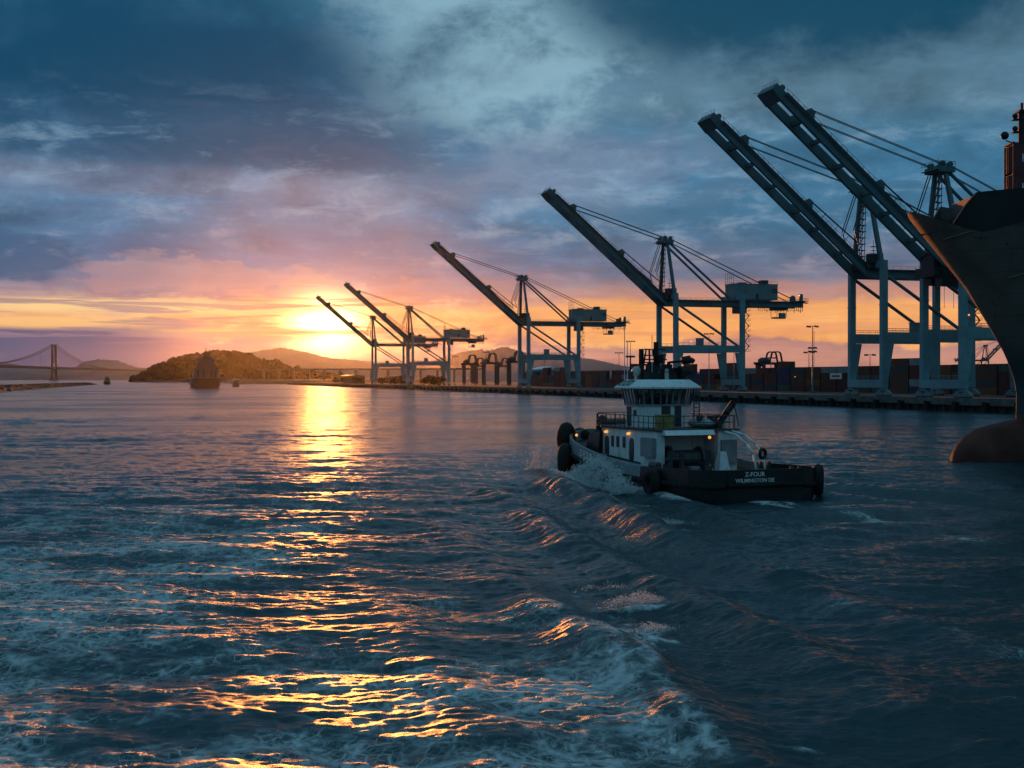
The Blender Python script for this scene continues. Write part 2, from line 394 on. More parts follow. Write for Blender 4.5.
def build_water():
    v = np.concatenate([np.linspace(900, 425, 60)[:-1], np.linspace(425, 6, 1050)[:-1], np.geomspace(6, 1.02, 40)])
    r = EYE*1300/v
    an = np.concatenate([np.linspace(-180, -60, 25)[:-1], np.linspace(-60, -24, 60)[:-1], np.linspace(-24, 24, 861)[:-1], np.linspace(24, 60, 60)[:-1], np.linspace(60, 180, 25)])
    A, RR = np.meshgrid(np.radians(an), r); x = RR*np.sin(A); y = RR*np.cos(A)
    dr = np.gradient(r)[:, None]*np.ones_like(A); dt = RR*np.radians(np.gradient(an))[None, :]; res = np.maximum(np.abs(dr), dt)
    sub = np.zeros_like(x)
    z = np.zeros_like(x); ox = np.zeros_like(x); oy = np.zeros_like(x)
    calm = np.clip((RR-20)/60, 0, 1)
    for L, N, l0, l1, rms, hd, sp, seed, chop in ((113.0, 256, 3.5, 26, .072, R(100), .85, 1, .9), (37.0, 256, 1.0, 5.5, .036, R(80), .85, 2, 1.0), (11.3, 256, .22, 1.3, .0145, R(95), .75, 3, 1.0)):
        h, gx, gy = wave_tile(L, N, l0, l1, rms, hd+seed*.7, sp, seed, chop)
        fade = np.clip(1.5 - .5*res/l1, 0, 1)
        ca, sa = math.cos(seed*.7), math.sin(seed*.7)
        xr, yr = x*ca-y*sa, x*sa+y*ca     # each layer turned, so the tiles never line up
        sub += np.clip(res/l1*1.4, 0, 1)*{1: .15, 2: .4, 3: .45}[seed]
        big = sample(h, L*1.0, xr, yr)
        mod = 0.75 + 0.5*np.clip(np.sin(x*.021+1.3)*np.sin(y*.017+.4)+.5*np.sin(x*.055-y*.043), -1, 1)
        z += big*fade*mod; hx = sample(gx, L, xr, yr)*fade; hy = sample(gy, L, xr, yr)*fade
        ox += hx*ca+hy*sa; oy += -hx*sa+hy*ca
    rough = z.copy()
    foam = np.zeros_like(x)
    # wash of the ship the picture was taken from: churned water on the left and in the middle, bounded by a breaking crest
    edge = [sea(p, q) for p, q in ((470, 520), (560, 560), (625, 592), (652, 612), (640, 650), (665, 700), (735, 768), (840, 900))]
    d, par = line_field(x, y, edge)
    inside = (d < 0)
    crest = np.exp(-(d/0.75)**2)*np.clip(par*4, 0, 1)
    z += 0.14*crest*(0.55+0.45*np.sin(par*34)) 
    foam = np.maximum(foam, crest*0.62*np.clip(par*5-1.5, 0, 1))
    wash = np.clip(-d/1.2+.3, 0, 1)*np.clip((62-RR)/22, 0, 1)*inside
    fall = np.exp(-np.maximum(-d, 0)/5.0)
    foam = np.maximum(foam, wash*(0.50+0.32*fall))
    left_ = np.clip((-x-4-0.02*y)/8, 0, 1)*np.clip((160-RR)/95, 0, 1)
    foam = np.maximum(foam, left_*0.66)
    # swell of the tug, curved crests trailing back from its sides
    fw = np.array([-math.sin(R(21)), math.cos(R(21))]); st = np.array([18.3, 93.9])
    X = (x-st[0])*fw[1] - (y-st[1])*fw[0]; Yb = (x-st[0])*fw[0] + (y-st[1])*fw[1]   # starboard, forward
    back = 27-Yb
    for side, gain in ((-1, 1.0), (1, 0.55)):
        lat = X*side; ph = lat - 0.40*back - 2.0
        env = np.exp(-(ph/8.0)**2)*np.clip(back/12, 0, 1)*np.exp(-np.maximum(back, 0)/70)*np.clip(lat/4, 0, 1)**2
        a_ = 2*np.pi*(ph+0.22*back)/6.2 + 0.6*np.sin(back*.10)
        zk = env*(np.cos(a_)+.28*np.cos(2*a_))*(.75+.25*np.sin(back*.23+side)); z += gain*1.1*zk
        foam = np.maximum(foam, gain*.55*np.clip((zk-.75)/.4, 0, 1)*np.clip(.35+.9*np.sin(back*.31+lat*.2)*np.sin(back*.13+1), 0, 1))
    aft = np.clip(-Yb/6, 0, 1)*np.exp(np.minimum(Yb, 0)/48)*np.exp(-(X/(5+0.30*np.maximum(-Yb, 0)))**2)
    z += 0.30*aft*np.cos(2*np.pi*Yb/8.5+.35*np.sin(X*.3))
    # broken crests that catch the low sun
    for (px, py, s_, hgt, fo) in ((640, 607, .75, .38, .85), (790, 580, .6, .34, .8), (668, 527, 1.1, .40, .8), (655, 640, .55, .2, .75), (632, 620, .7, .22, .6), (700, 588, 1.2, .2, .3), (620, 505, 1.6, .35, .5), (560, 548, 1.6, .3, .35), (1010, 705, .5, .25, .5), (800, 742, .45, .2, .65), (590, 705, .5, .15, .6)):
        cx, cyy = sea(px, py); q = ((x-cx)/(2.0*s_))**2 + ((y-cyy)/(0.9*s_))**2
        b = np.exp(-q); z += hgt*.7*b; foam = np.maximum(foam, fo*np.exp(-q*1.3))
    # quick water turned out by the tug's propellers
    jet = [sea(p, q) for p, q in ((742, 500), (790, 505), (850, 514), (915, 524), (975, 541), (1040, 565), (1100, 600))]
    d, par = line_field(x, y, jet); foam = np.maximum(foam, 0.80*np.exp(-(d/(0.7+1.6*par))**2)*(1-par*.65))
    jet2 = [sea(p, q) for p, q in ((770, 590), (830, 602), (900, 620), (960, 637), (1040, 660))]
    d, par = line_field(x, y, jet2); foam = np.maximum(foam, 0.40*np.exp(-(d/1.6)**2))
    # the tug's bow wave and side wash
    al = (Yb > 4) & (Yb < 31); lat = -X-5.3; foam = np.maximum(foam, np.where(al, .98*np.exp(-(np.maximum(lat, 0)/2.0)**2)*np.clip((Yb-1)/8, 0, 1)*(lat > -2), 0))
    z += np.where((Yb > 2) & (Yb < 33), .75*np.exp(-((-X-6.6)/1.5)**2)*np.clip((Yb-4)/14, 0, 1)*np.clip((33-Yb)/5, 0, 1), 0)
    foam = np.maximum(foam, .8*np.exp(-((X+6.0)/1.5)**2)*np.exp(-((Yb-2)/8.0)**2))
    foam = np.maximum(foam, .45*np.exp(-(X/4.5)**2)*np.exp(-((Yb+2)/3.0)**2))
    # ripple round the ship's bulb
    cx, cyy = 46.5, 138.5; foam = np.maximum(foam, .7*np.exp(-(((x-cx-1)/2.6)**2+((y-cyy+2.0)/1.3)**2)))
    foam = np.maximum(foam, .45*np.exp(-((y-133.5+0.4*(x-50))/1.0)**2)*np.clip((x-46)/4, 0, 1)*np.clip((66-x)/6, 0, 1))
    # foam is lumpy: it stands up where the churned water is rough
    h, gx, gy = wave_tile(7.7, 256, .25, 1.6, 1.0, 0.0, .1, 9, 1.0)
    lump = np.clip(foam-.25, 0, 1)*np.clip(1.2-res*3, 0, 1)
    z += lump*sample(h, 7.7, x, y)*0.030; ox += lump*sample(gx, 7.7, x, y)*.03; oy += lump*sample(gy, 7.7, x, y)*.03
    z[RR > 4000] = 0
    z[:2] = 0
    x = x+ox; y = y+oy
    n, m_ = x.shape
    co = np.stack([x, y, z], -1).reshape(-1, 3).astype(np.float32)
    idx = np.arange(n*m_).reshape(n, m_)
    q = np.stack([idx[:-1, :-1], idx[:-1, 1:], idx[1:, 1:], idx[1:, :-1]], -1).reshape(-1, 4)
    q = q[:, ::-1]
    me = bpy.data.meshes.new('water'); me.vertices.add(len(co)); me.vertices.foreach_set('co', co.ravel())
    me.loops.add(q.size); me.polygons.add(len(q)); me.loops.foreach_set('vertex_index', q.ravel().astype(np.int32))
    me.polygons.foreach_set('loop_start', np.arange(0, q.size, 4, dtype=np.int32)); me.update(calc_edges=True); me.validate()
    me.polygons.foreach_set('use_smooth', np.ones(len(me.polygons), dtype=bool))
    at = me.attributes.new('churn', 'FLOAT', 'POINT'); at.data.foreach_set('value', foam.ravel().astype(np.float32))
    at = me.attributes.new('fine_chop', 'FLOAT', 'POINT'); at.data.foreach_set('value', sub.ravel().astype(np.float32))
    o = bpy.data.objects.new('water', me); COL.objects.link(o); o['kind'] = 'structure'
    m = bpy.data.materials.new('sea_water'); m.use_nodes = True; t = NT(m.node_tree); b = m.node_tree.nodes['Principled BSDF']
    pos = t.new('ShaderNodeTexCoord').outputs['Object']
    ch = t.new('ShaderNodeAttribute'); ch.attribute_name = 'churn'; ch = ch.outputs['Fac']
    fc = t.new('ShaderNodeAttribute'); fc.attribute_name = 'fine_chop'; fc = fc.outputs['Fac']   # ripples too small for the mesh: microfacet roughness
    # foam drawn out in lacy strands
    warp = t.new('ShaderNodeTexNoise'); t.l.new(pos, warp.inputs['Vector']); warp.inputs['Scale'].default_value = 0.45; warp.inputs['Detail'].default_value = 4
    wv = t.new('ShaderNodeVectorMath', operation='SCALE'); t.l.new(warp.outputs['Color'], wv.inputs[0]); wv.inputs['Scale'].default_value = 1.3
    pv = t.new('ShaderNodeVectorMath', operation='ADD'); t.l.new(pos, pv.inputs[0]); t.l.new(wv.outputs[0], pv.inputs[1])
    def lace(scale, wid, zoff):
        mp = t.new('ShaderNodeMapping'); t.l.new(pv.outputs[0], mp.inputs[0]); mp.inputs['Scale'].default_value = (0.8, 0.62, 0.15); mp.inputs['Location'].default_value = (zoff, zoff*2, 0)
        vo = t.new('ShaderNodeTexVoronoi', feature='DISTANCE_TO_EDGE'); t.l.new(mp.outputs[0], vo.inputs['Vector']); vo.inputs['Scale'].default_value = scale
        return t.ss(vo.outputs['Distance'], wid, 0.0)
    wid = t.mad(ch, 0.20, 0.015)
    brk = t.noise(pv.outputs[0], 0.7, 6, 0.65); brk2 = t.noise(pv.outputs[0], 3.2, 5, 0.7); patch = t.noise(pos, 0.13, 4, 0.6)
    net = t.m('MAXIMUM', t.mul(lace(0.75, wid, 0), 0.95), t.m('MAXIMUM', t.mul(lace(2.1, t.mul(wid, .9), 3.3), 0.85), t.mul(lace(5.5, t.mul(wid, .8), 7.1), .6)))
    gate = t.ss(t.add(t.mad(t.sub(brk, .5), 1.5, t.mul(t.sub(patch, .5), 2.6)), t.mul(ch, 1.25)), 0.42, 0.92)
    fine_ = t.ss(t.add(brk2, t.mul(ch, .24)), 0.44, 0.68)
    fm = t.mul(t.mul(net, gate), t.mad(fine_, .95, .05))
    fm = t.m('MAXIMUM', fm, t.mul(t.ss(t.add(ch, t.mul(t.sub(brk2, .5), 1.3)), 0.66, 1.0), .9))
    froth = t.noise(pv.outputs[0], 2.4, 12, 0.74)
    fm = t.m('MAXIMUM', t.mul(fm, .8), t.ss(t.add(froth, t.add(t.mul(ch, .50), t.mul(t.sub(patch, .5), .7))), 0.80, 1.0))
    fm = t.mul(fm, t.ss(ch, 0.03, 0.2))
    veil = t.mul(t.mul(t.ss(ch, 0.05, 0.8), t.ss(patch, .3, .7)), 0.22)     # air bubbles just under the surface lighten the water
    wc = t.mix(veil, (0.007, 0.043, 0.056, 1), (0.035, 0.15, 0.17, 1))
    t.l.new(t.mix(fm, wc, (0.78, 0.82, 0.84, 1)), b.inputs['Base Color'])
    sm_ = t.new('ShaderNodeMapping'); t.l.new(pos, sm_.inputs[0]); sm_.inputs['Scale'].default_value = (0.012, 0.022, 1); streaks_ = t.noise(sm_.outputs[0], 1.0, 5, 0.62, .5)   # wind streaks
    t.l.new(t.add(t.add(t.mad(fm, 0.6, 0.085), t.mul(t.ss(ch, .3, .8), .13)), t.mul(fc, t.ss(streaks_, .35, .65, .03, .16))), b.inputs['Roughness'])
    b.inputs['IOR'].default_value = 1.333; b.inputs['Specular IOR Level'].default_value = 0.5
    rp = t.new('ShaderNodeMapping'); t.l.new(pos, rp.inputs[0]); rp.inputs['Scale'].default_value = (0.55, 1.35, 1.0)
    n1 = t.noise(rp.outputs[0], 1.6, 3, 0.6, 0.4); n2 = t.noise(rp.outputs[0], 6.5, 6, 0.68, 0.3)
    gust = t.ss(t.noise(pos, 0.018, 3, 0.5), 0.35, 0.65, 0.55, 1.25)
    h_ = t.mul(t.mul(t.mad(n1, 0.115, t.mul(n2, 0.066)), gust), t.ss(ch, .2, .6, 1.1, .55))
    h_ = t.add(h_, t.mul(fm, 0.03))
    bp = t.new('ShaderNodeBump'); bp.inputs['Strength'].default_value = 1.0; bp.inputs['Distance'].default_value = 1.0
    t.l.new(h_, bp.inputs['Height']); t.l.new(bp.outputs[0], b.inputs['Normal'])
    me.materials.append(m)
    return o
build_water()

# ------------------------------------------------------------------ far land
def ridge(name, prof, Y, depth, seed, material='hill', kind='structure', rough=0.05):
    rows = []; px0, px1 = prof[0][0], prof[-1][0]; n = int((px1-px0)/1.2)
    pxs = np.linspace(px0, px1, n); tops = np.interp(pxs, [p for p, _ in prof], [q for _, q in prof])
    for px, q in zip(pxs, tops):
        zt = max(4, far_z(q, Y)); row = []
        for a, f in ((-1.0, 0.0), (-.8, .12), (-.55, .38), (-.3, .72), (-.12, .93), (0, 1.0), (.3, .75), (.7, .3), (1.0, 0.0)):
            nz = 1 + rough*3*fbm(px*.05, a*3, seed) if f not in (0.0,) else 0
            row.append(far_pt(px + a*2.0*fbm(px*.02, seed), Y + a*depth, -2 if f == 0 else zt*f*(nz if f < 1 else 1+rough*fbm(px*.3, 0, seed))))
        rows.append(row)
    o = MB().grid(rows).build(name, material, smooth=True); fixn(o)
    if kind: o['kind'] = kind
    return o
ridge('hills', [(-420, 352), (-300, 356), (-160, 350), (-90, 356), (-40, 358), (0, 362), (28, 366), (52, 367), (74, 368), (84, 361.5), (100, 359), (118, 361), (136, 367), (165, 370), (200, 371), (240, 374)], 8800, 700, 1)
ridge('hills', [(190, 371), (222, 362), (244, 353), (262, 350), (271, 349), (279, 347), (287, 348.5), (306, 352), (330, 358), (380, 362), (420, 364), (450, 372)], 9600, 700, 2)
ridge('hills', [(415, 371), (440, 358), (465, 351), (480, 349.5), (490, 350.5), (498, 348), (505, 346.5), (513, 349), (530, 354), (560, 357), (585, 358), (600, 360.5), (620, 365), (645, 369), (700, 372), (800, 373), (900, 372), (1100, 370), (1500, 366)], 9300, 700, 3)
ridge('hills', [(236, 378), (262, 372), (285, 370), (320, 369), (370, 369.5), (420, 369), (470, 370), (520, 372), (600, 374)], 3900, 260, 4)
# the wooded island
IP = [(128, 384.5), (133, 382.5), (141, 378), (150, 371), (160, 367), (170, 363.5), (180, 360), (190, 357), (200, 359), (208, 355), (216, 353.5), (226, 354), (240, 355), (252, 358), (262, 363), (276, 364), (284, 368), (300, 373), (330, 377), (352, 380)]
ridge('island', IP, 3500, 420, 5, 'rock', rough=0.04)
fb = MB(); r5 = random.Random(5)
ipx = [p for p, _ in IP]; ipy = [q for _, q in IP]
for k in range(1500):
    px = r5.uniform(132, 345); a = r5.uniform(-.8, .12); q = np.interp(px, ipx, ipy); zt = max(3, far_z(q, 3500))
    f = np.interp(a, (-1, -.8, -.55, -.3, -.12, 0, .3), (0, .12, .38, .72, .93, 1, .75)); c = far_pt(px, 3500+a*420, zt*f)
    s_ = r5.uniform(4, 8.5)*(1.25 if r5.random() < .12 else 1)
    o0 = len(fb.v); fb.ball((c.x, c.y, c.z+s_*.5), s_, 6, 4, (1, 1, r5.uniform(.8, 1.3)))
    for i in range(o0, len(fb.v)):
        v_ = fb.v[i]; fb.v[i] = tuple(vv + r5.uniform(-1, 1)*s_*.22 for vv in v_)
o = fb.build('island_woods', 'leaf', kind='stuff'); o['label'] = 'dark woods covering the island below the sunset'
# low shore between the island and the wharf
b_ = MB(); rows = []
for i in range(80):
    px = 235 + i*2.6; Yf = 2050 - i*4; rows.append([far_pt(px, Yf, -1), far_pt(px, Yf+8, 1.8+1.2*fbm(px*.2, 1)), far_pt(px, Yf+80, 5+2*fbm(px*.1, 2)), far_pt(px, 3100, 8)])
o = b_.grid(rows).build('far_shore', 'rock', smooth=True); o['kind'] = 'structure'; fixn(o)
# riprap mole on the left
rows = []; r6 = random.Random(3)
for i in range(260):
    f = i/259; c = Vector((-255, 510, 0)).lerp(Vector((-632, 1960, 0)), f); nrm = Vector((.967, .252, 0)); row = []
    hgt = 4.6*(1-.35*f)*min(1, (1-f)*12+.15)
    for a, z_ in ((9, -1), (6.5, .25), (4.5, .55), (3, .85), (1, 1), (-3, 1), (-5, .5), (-9, -1)):
        row.append(c + nrm*(a + r6.uniform(-.8, .8)) + Vector((0, 0, -1.5 if z_ < 0 else hgt*z_ + r6.uniform(-.5, .5))))
    rows.append(row)
mo = MB().grid(rows).build('breakwater', 'rock'); fixn(mo); tag(mo, 'low dark rock breakwater at the far left edge of the channel', 'breakwater')

# ------------------------------------------------------------------ haze
hz = MB().box(-13500, 13500, -12500, 13500, -3.0, 275).build('haze', None, kind='stuff'); hz['label'] = 'thin evening haze over the harbour'
hm = bpy.data.materials.new('haze'); hm.use_nodes = True; hm.node_tree.nodes.clear(); t = NT(hm.node_tree)
pv = t.new('ShaderNodeVolumePrincipled'); pv.inputs['Color'].default_value = (0.85, 0.88, 0.95, 1); pv.inputs['Density'].default_value = 8.5e-6; pv.inputs['Anisotropy'].default_value = 0.968
oo = t.new('ShaderNodeOutputMaterial'); t.l.new(pv.outputs[0], oo.inputs['Volume']); hz.data.materials.append(hm)
hz.display_type = 'WIRE'

# ------------------------------------------------------------------ wharf
yd = MB(); yd.add([W(-3, 180, DECK), W(700, 180, DECK), W(700, 2000, DECK), W(-3, 2000, DECK)], [(0, 1, 2, 3)]); fixn(yd.build('terminal_ground', 'asphalt', kind='structure'))
qw = thing('quay_wall', 'long concrete quay wall with dark rubber fenders below the gantry cranes', 'quay wall', W(0, 0), TH)
ql = lambda mb, n, mt: mb.build(n, mt, qw)
c_ = MB()
for i in range(140):
    t0 = 180+i*13.0; c_.box(-4.2, -3.0, t0+.06, t0+12.94, 1.7, DECK+.32)
ql(c_, 'capping_beam', 'concrete'); ql(MB().box(-2.9, -1.5, 180, 2000, -2.5, DECK-.02), 'wall_face', 'darkconcrete')
c_ = MB()
for i in range(420): c_.tube((-3.6, 181+i*4.33, -2), (-3.6, 181+i*4.33, 1.7), .32, n=6, caps=False)
ql(c_, 'pile', 'darkconcrete')
fe = MB().box(-5.2, -4.2, -.9, .9, .3, 2.5).box(-5.35, -5.2, -.7, .7, .1, 2.7)
f0 = None
for i in range(96):
    t0 = 300+i*13.0
    if f0 is None: f0 = fe.build('fender', 'rubber', qw); o = f0
    else: o = f0.copy(); COL.objects.link(o); o.parent = qw
    o.location = (0, t0, 0)
def block(mb, u0, u1, t0, t1, z0, z1):
    p = [W(u0, t0), W(u1, t0), W(u1, t1), W(u0, t1)]
    return mb.hexa([Vector((q.x, q.y, z0)) for q in p], [Vector((q.x, q.y, z1)) for q in p])

# motorway viaduct far behind the terminal
vd = thing('viaduct', 'long low road viaduct on columns far behind the cranes, under the sun', 'viaduct')
A0, A1 = far_pt(256, 2700), far_pt(480, 2500); zt = far_z(368.2, 2600)
MB().beam(A0+Vector((0, 0, zt-2)), A1+Vector((0, 0, zt-2)), 20, 3.4).build('deck', 'concrete', vd)
pm = MB().box(-2, 2, -6, 6, 0, zt-3.7); p0 = None
for i in range(14):
    c = A0.lerp(A1, (i+.5)/14)
    if p0 is None: p0 = pm.build('pier', 'concrete', vd); o = p0
    else: o = p0.copy(); COL.objects.link(o); o.parent = vd
    o.location = (c.x, c.y, 0)
# suspension bridge
sb = thing('suspension_bridge', 'grey steel suspension bridge with one tall tower at far left', 'bridge', (-2114, 6000, 0), math.atan2(175, 2000))
MB().box(-12, 12, -2600, 2400, 52, 63).build('deck', 'bridge', sb)
tw = MB()
for s in (-1, 1): tw.beam((s*10, 0, 4), (s*8.5, 0, 168), 9, 8, 6, 7, up=(0, 1, 0))
for z0 in (30, 78, 100, 122, 144): 
    tw.beam((-9, 0, z0), (9, 0, z0+18), 3, 3); tw.beam((9, 0, z0), (-9, 0, z0+18), 3, 3); tw.beam((-9, 0, z0+19), (9, 0, z0+19), 3.5, 4)
tw.build('tower', 'bridge', sb); MB().box(-22, 22, -16, 16, -2, 8).build('pier', 'concrete', sb)
for s in (-1, 1):
    cab = MB()
    for sg in (-1, 1):
        pr = None
        for i in range(25):
            q = i/24; yy = sg*q*1050; zz = 168 - (168-66)*(1-(1-q)**2)
            p = Vector((s*9, yy, zz)); 
            if pr is not None: cab.tube(pr, p, 1.5, n=6)
            pr = p
            if 0 < i < 24: MB().tube((s*9, yy, 62.9), (s*9, yy, zz), .5, n=4).build('hanger', 'bridge', sb)
    cab.build('main_cable', 'bridge', sb)
# ------------------------------------------------------------------ ship-to-shore gantry cranes
GA, LV = 30.48, 9.1
HINGE = Vector((-2.0, 0, 37.8)); TIP = Vector((-53.6, 0, 82.0)); BD = (TIP-HINGE).normalized(); BU = Vector((-BD.z*-1, 0, 0))
BN = Vector((BD.z, 0, -BD.x)); BN = BN if BN.z > 0 else -BN      # upward normal of the raised boom
def on_boom(f, v=0.0, up=0.0): 
    p = HINGE.lerp(TIP, f); return Vector((p.x, v, p.z)) + BN*up
def rail(mb, p, q, h=1.1, step=2.5, r=.045):
    p = Vector(p); q = Vector(q); n = max(1, int((q-p).length/step)); z = Vector((0, 0, h))
    for i in range(n+1): a = p.lerp(q, i/n); mb.tube(a, a+z, r, n=4, caps=False)
    mb.tube(p+z, q+z, r, n=4, caps=False); mb.tube(p+z*.5, q+z*.5, r*.8, n=4, caps=False)
def make_crane():
    c = thing('gantry_crane', 'x', 'crane', (0, 0, 0))
    for u, inn in ((0, 1), (GA, -1)):
        for sv in (-1, 1):
            v = sv*LV; m = MB()
            m.box(u-.95, u+.95, v-.85, v+.85, 16.4, 39.0)
            a0, a1 = (u-.95, u+1.1) if inn > 0 else (u-1.1, u+.95); b0, b1 = (u-.95, u+3.1) if inn > 0 else (u-3.1, u+.95)
            m.hexa([(a0, v-.85, 5.2), (a1, v-.85, 5.2), (a1, v+.85, 5.2), (a0, v+.85, 5.2)], [(b0, v-.85, 16.4), (b1, v-.85, 16.4), (b1, v+.85, 16.4), (b0, v+.85, 16.4)])
            m.box(u-1.05, u+1.05, v-.95, v+.95, 27.6, 27.9)
            m.build('leg', 'crane', c)
        s = MB().box(u-.85, u+.85, -LV-1.2, LV+1.2, 2.75, 5.2); rail(s, (u-.8, -LV, 5.2), (u-.8, LV, 5.2)); s.build('sill_beam', 'crane', c)
        for sv in (-1, 1):
            bg = MB(); wh = MB()
            for k in (-1, 1):
                y0 = sv*LV+k*2.15
                bg.hexa([(u-.45, y0-1.9, 1.0), (u+.45, y0-1.9, 1.0), (u+.45, y0+1.9, 1.0), (u-.45, y0+1.9, 1.0)], [(u-.45, y0-.4, 2.1), (u+.45, y0-.4, 2.1), (u+.45, y0+.4, 2.1), (u-.45, y0+.4, 2.1)])
                for q in (-1.4, -.5, .5, 1.4): wh.tube((u-.25, y0+q, .45), (u+.25, y0+q, .45), .42, n=10)
                bg.box(u-.5, u+.5, y0-1.95, y0+1.95, .55, .95)
            bg.hexa([(u-.5, sv*LV-2.6, 1.9), (u+.5, sv*LV-2.6, 1.9), (u+.5, sv*LV+2.6, 1.9), (u-.5, sv*LV+2.6, 1.9)], [(u-.5, sv*LV-.7, 2.75), (u+.5, sv*LV-.7, 2.75), (u+.5, sv*LV+.7, 2.75), (u-.5, sv*LV+.7, 2.75)])
            o = bg.build('bogie', 'house', c); wh.build('wheel_set', 'steel', o)
    for sv in (-1, 1):
        v = sv*LV
        p = MB().box(.95, GA-.95, v-.75, v+.75, 16.5, 19.5); rail(p, (1, v-.7, 19.5), (GA-1, v-.7, 19.5)); rail(p, (1, v+.7, 19.5), (GA-1, v+.7, 19.5)); p.build('portal_beam', 'crane', c)
        MB().tube((.9, v, 36.6), (GA-.9, v, 18.6), .52, n=10).build('brace', 'crane_boom', c)
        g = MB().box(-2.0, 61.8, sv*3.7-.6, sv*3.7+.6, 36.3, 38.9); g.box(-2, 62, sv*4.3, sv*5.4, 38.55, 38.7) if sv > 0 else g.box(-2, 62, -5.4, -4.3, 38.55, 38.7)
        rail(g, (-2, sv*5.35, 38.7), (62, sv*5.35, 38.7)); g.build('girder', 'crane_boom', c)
    for u in (0, GA):
        MB().box(u-.85, u+.85, -LV-.9, LV+.9, 39.0, 41.2).build('cross_beam', 'crane', c)
    for u in (6, 14, 22, 40, 48, 55, 61): MB().box(u-.4, u+.4, -3.1, 3.1, 37.0, 38.6).build('girder_tie', 'crane_boom', c)
    cb = MB().box(9.6, 12.4, -LV-.7, -LV+1.3, 19.5, 22.3); cb.box(9.4, 12.6, -LV-.9, -LV+1.5, 22.3, 22.5); cb.build('checker_cabin', 'house', c)
    # boom: two box girders, ties, head, walkway
    bm_ = bpy.data.objects.new('boom', None); COL.objects.link(bm_); bm_.parent = c
    for sv in (-1, 1):
        g = MB().beam(on_boom(0, sv*3.7), on_boom(.96, sv*3.7), 1.2, 2.7, 1.1, 2.2, up=(0, 1, 0)) if False else MB()
        a, b = on_boom(-.01, sv*3.7), on_boom(.97, sv*3.7); w0 = .6
        q0 = [a+Vector((0, dv, 0))+BN*h for dv, h in ((-w0, -1.35), (w0, -1.35), (w0, 1.4), (-w0, 1.4))]
        q1 = [b+Vector((0, dv, 0))+BN*h for dv, h in ((-w0, -1.25), (w0, -1.25), (w0, 1.1), (-w0, 1.1))]
        g.add(q0+q1, [(0, 1, 2, 3), (7, 6, 5, 4), (4, 5, 1, 0), (5, 6, 2, 1), (6, 7, 3, 2), (7, 4, 0, 3)])
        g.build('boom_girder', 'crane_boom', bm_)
        wk = MB(); o_ = sv*4.9
        for f0, f1 in ((.02, .5), (.5, .96)):
            wk.beam(on_boom(f0, o_, .9), on_boom(f1, o_, .9), .9, .12, up=(0, 1, 0))
        n = 30
        for i in range(n+1):
            f = .02+.94*i/n; p = on_boom(f, sv*5.3, .9); wk.tube(p, p+Vector((0, 0, 1.2)), .06, n=4, caps=False)
        wk.tube(on_boom(.02, sv*5.3, .9)+Vector((0, 0, 1.2)), on_boom(.96, sv*5.3, .9)+Vector((0, 0, 1.2)), .06, n=4)
        wk.build('walkway', 'steel', bm_)
        for f in (.42, .83): MB().add([on_boom(f-.03, sv*3.9, 1.2), on_boom(f+.03, sv*3.9, 1.2), on_boom(f+.012, sv*3.9, 3.6), on_boom(f-.012, sv*3.9, 3.6),
                                    on_boom(f-.03, sv*3.5, 1.2), on_boom(f+.03, sv*3.5, 1.2), on_boom(f+.012, sv*3.5, 3.6), on_boom(f-.012, sv*3.5, 3.6)],
                                   [(0, 1, 2, 3), (7, 6, 5, 4), (0, 4, 5, 1), (1, 5, 6, 2), (2, 6, 7, 3), (3, 7, 4, 0)]).build('stay_lug', 'crane_boom', bm_)
    for f in (.14, .30, .42, .58, .72, .83):
        p, q = on_boom(f, -3.2, 0), on_boom(f, 3.2, 0); MB().beam(p, q, 1.0, 1.1, up=(1, 0, 0)).build('boom_tie', 'crane_boom', bm_)
    hd = MB(); a, b = on_boom(.955, 0), on_boom(1.015, 0)
    hd.add([a+Vector((0, dv, 0))+BN*h for dv, h in ((-4.5, -1.4), (4.5, -1.4), (4.5, 1.2), (-4.5, 1.2))] + [b+Vector((0, dv, 0))+BN*h for dv, h in ((-4.5, -.9), (4.5, -.9), (4.5, 1.2), (-4.5, 1.2))],
           [(0, 1, 2, 3), (7, 6, 5, 4), (4, 5, 1, 0), (5, 6, 2, 1), (6, 7, 3, 2), (7, 4, 0, 3)])
    for v in (-3.7, 3.7): hd.tube(on_boom(.985, v-.5, 1.6), on_boom(.985, v+.5, 1.6), .8, n=12)
    rail(hd, on_boom(1.01, -4.4, 1.2), on_boom(1.01, 4.4, 1.2), 1.2, 2)
    hd.tube(on_boom(1.0, 4, 1.2), on_boom(1.0, 4, 1.2)+Vector((-3.5, 0, -.6)), .07, n=4)
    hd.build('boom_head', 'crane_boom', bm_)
    # A-frame
    AP = Vector((-1.0, 0, 63.2))
    for sv in (-1, 1):
        m = MB().beam((0, sv*7.6, 41.2), (AP.x, sv*2.4, 63.0), 1.25, 1.25, 1.0, 1.0, up=(1, 0, 0)); m.build('mast_leg', 'crane_boom', c)
        m = MB().tube((AP.x+.6, sv*2.6, 63.0), (GA-2.5, sv*3.7, 39.0), .5, n=10); m.build('back_strut', 'crane_boom', c)
        m = MB()
        for k in (-.45, .45): m.tube((AP.x, sv*2.9+k, 64.4), on_boom(.83, sv*3.7+k, 3.3), .12, n=6)
        m.build('forestay', 'cable', c)
        m = MB(); k1, k2 = Vector((-6.5, sv*3.4, 50.5)), on_boom(.42, sv*3.7, 3.3)
        for k in (-.4, .4):
            o_ = Vector((k, 0, 0)); m.tube(Vector((AP.x-1.2, sv*2.7, 63.5))+o_, k1+o_, .16, n=6)
        m.tube(k1, on_boom(.12, sv*3.7, 4.2), .16, n=6); m.tube(on_boom(.13, sv*3.7, 4.4), k2, .22, n=6)
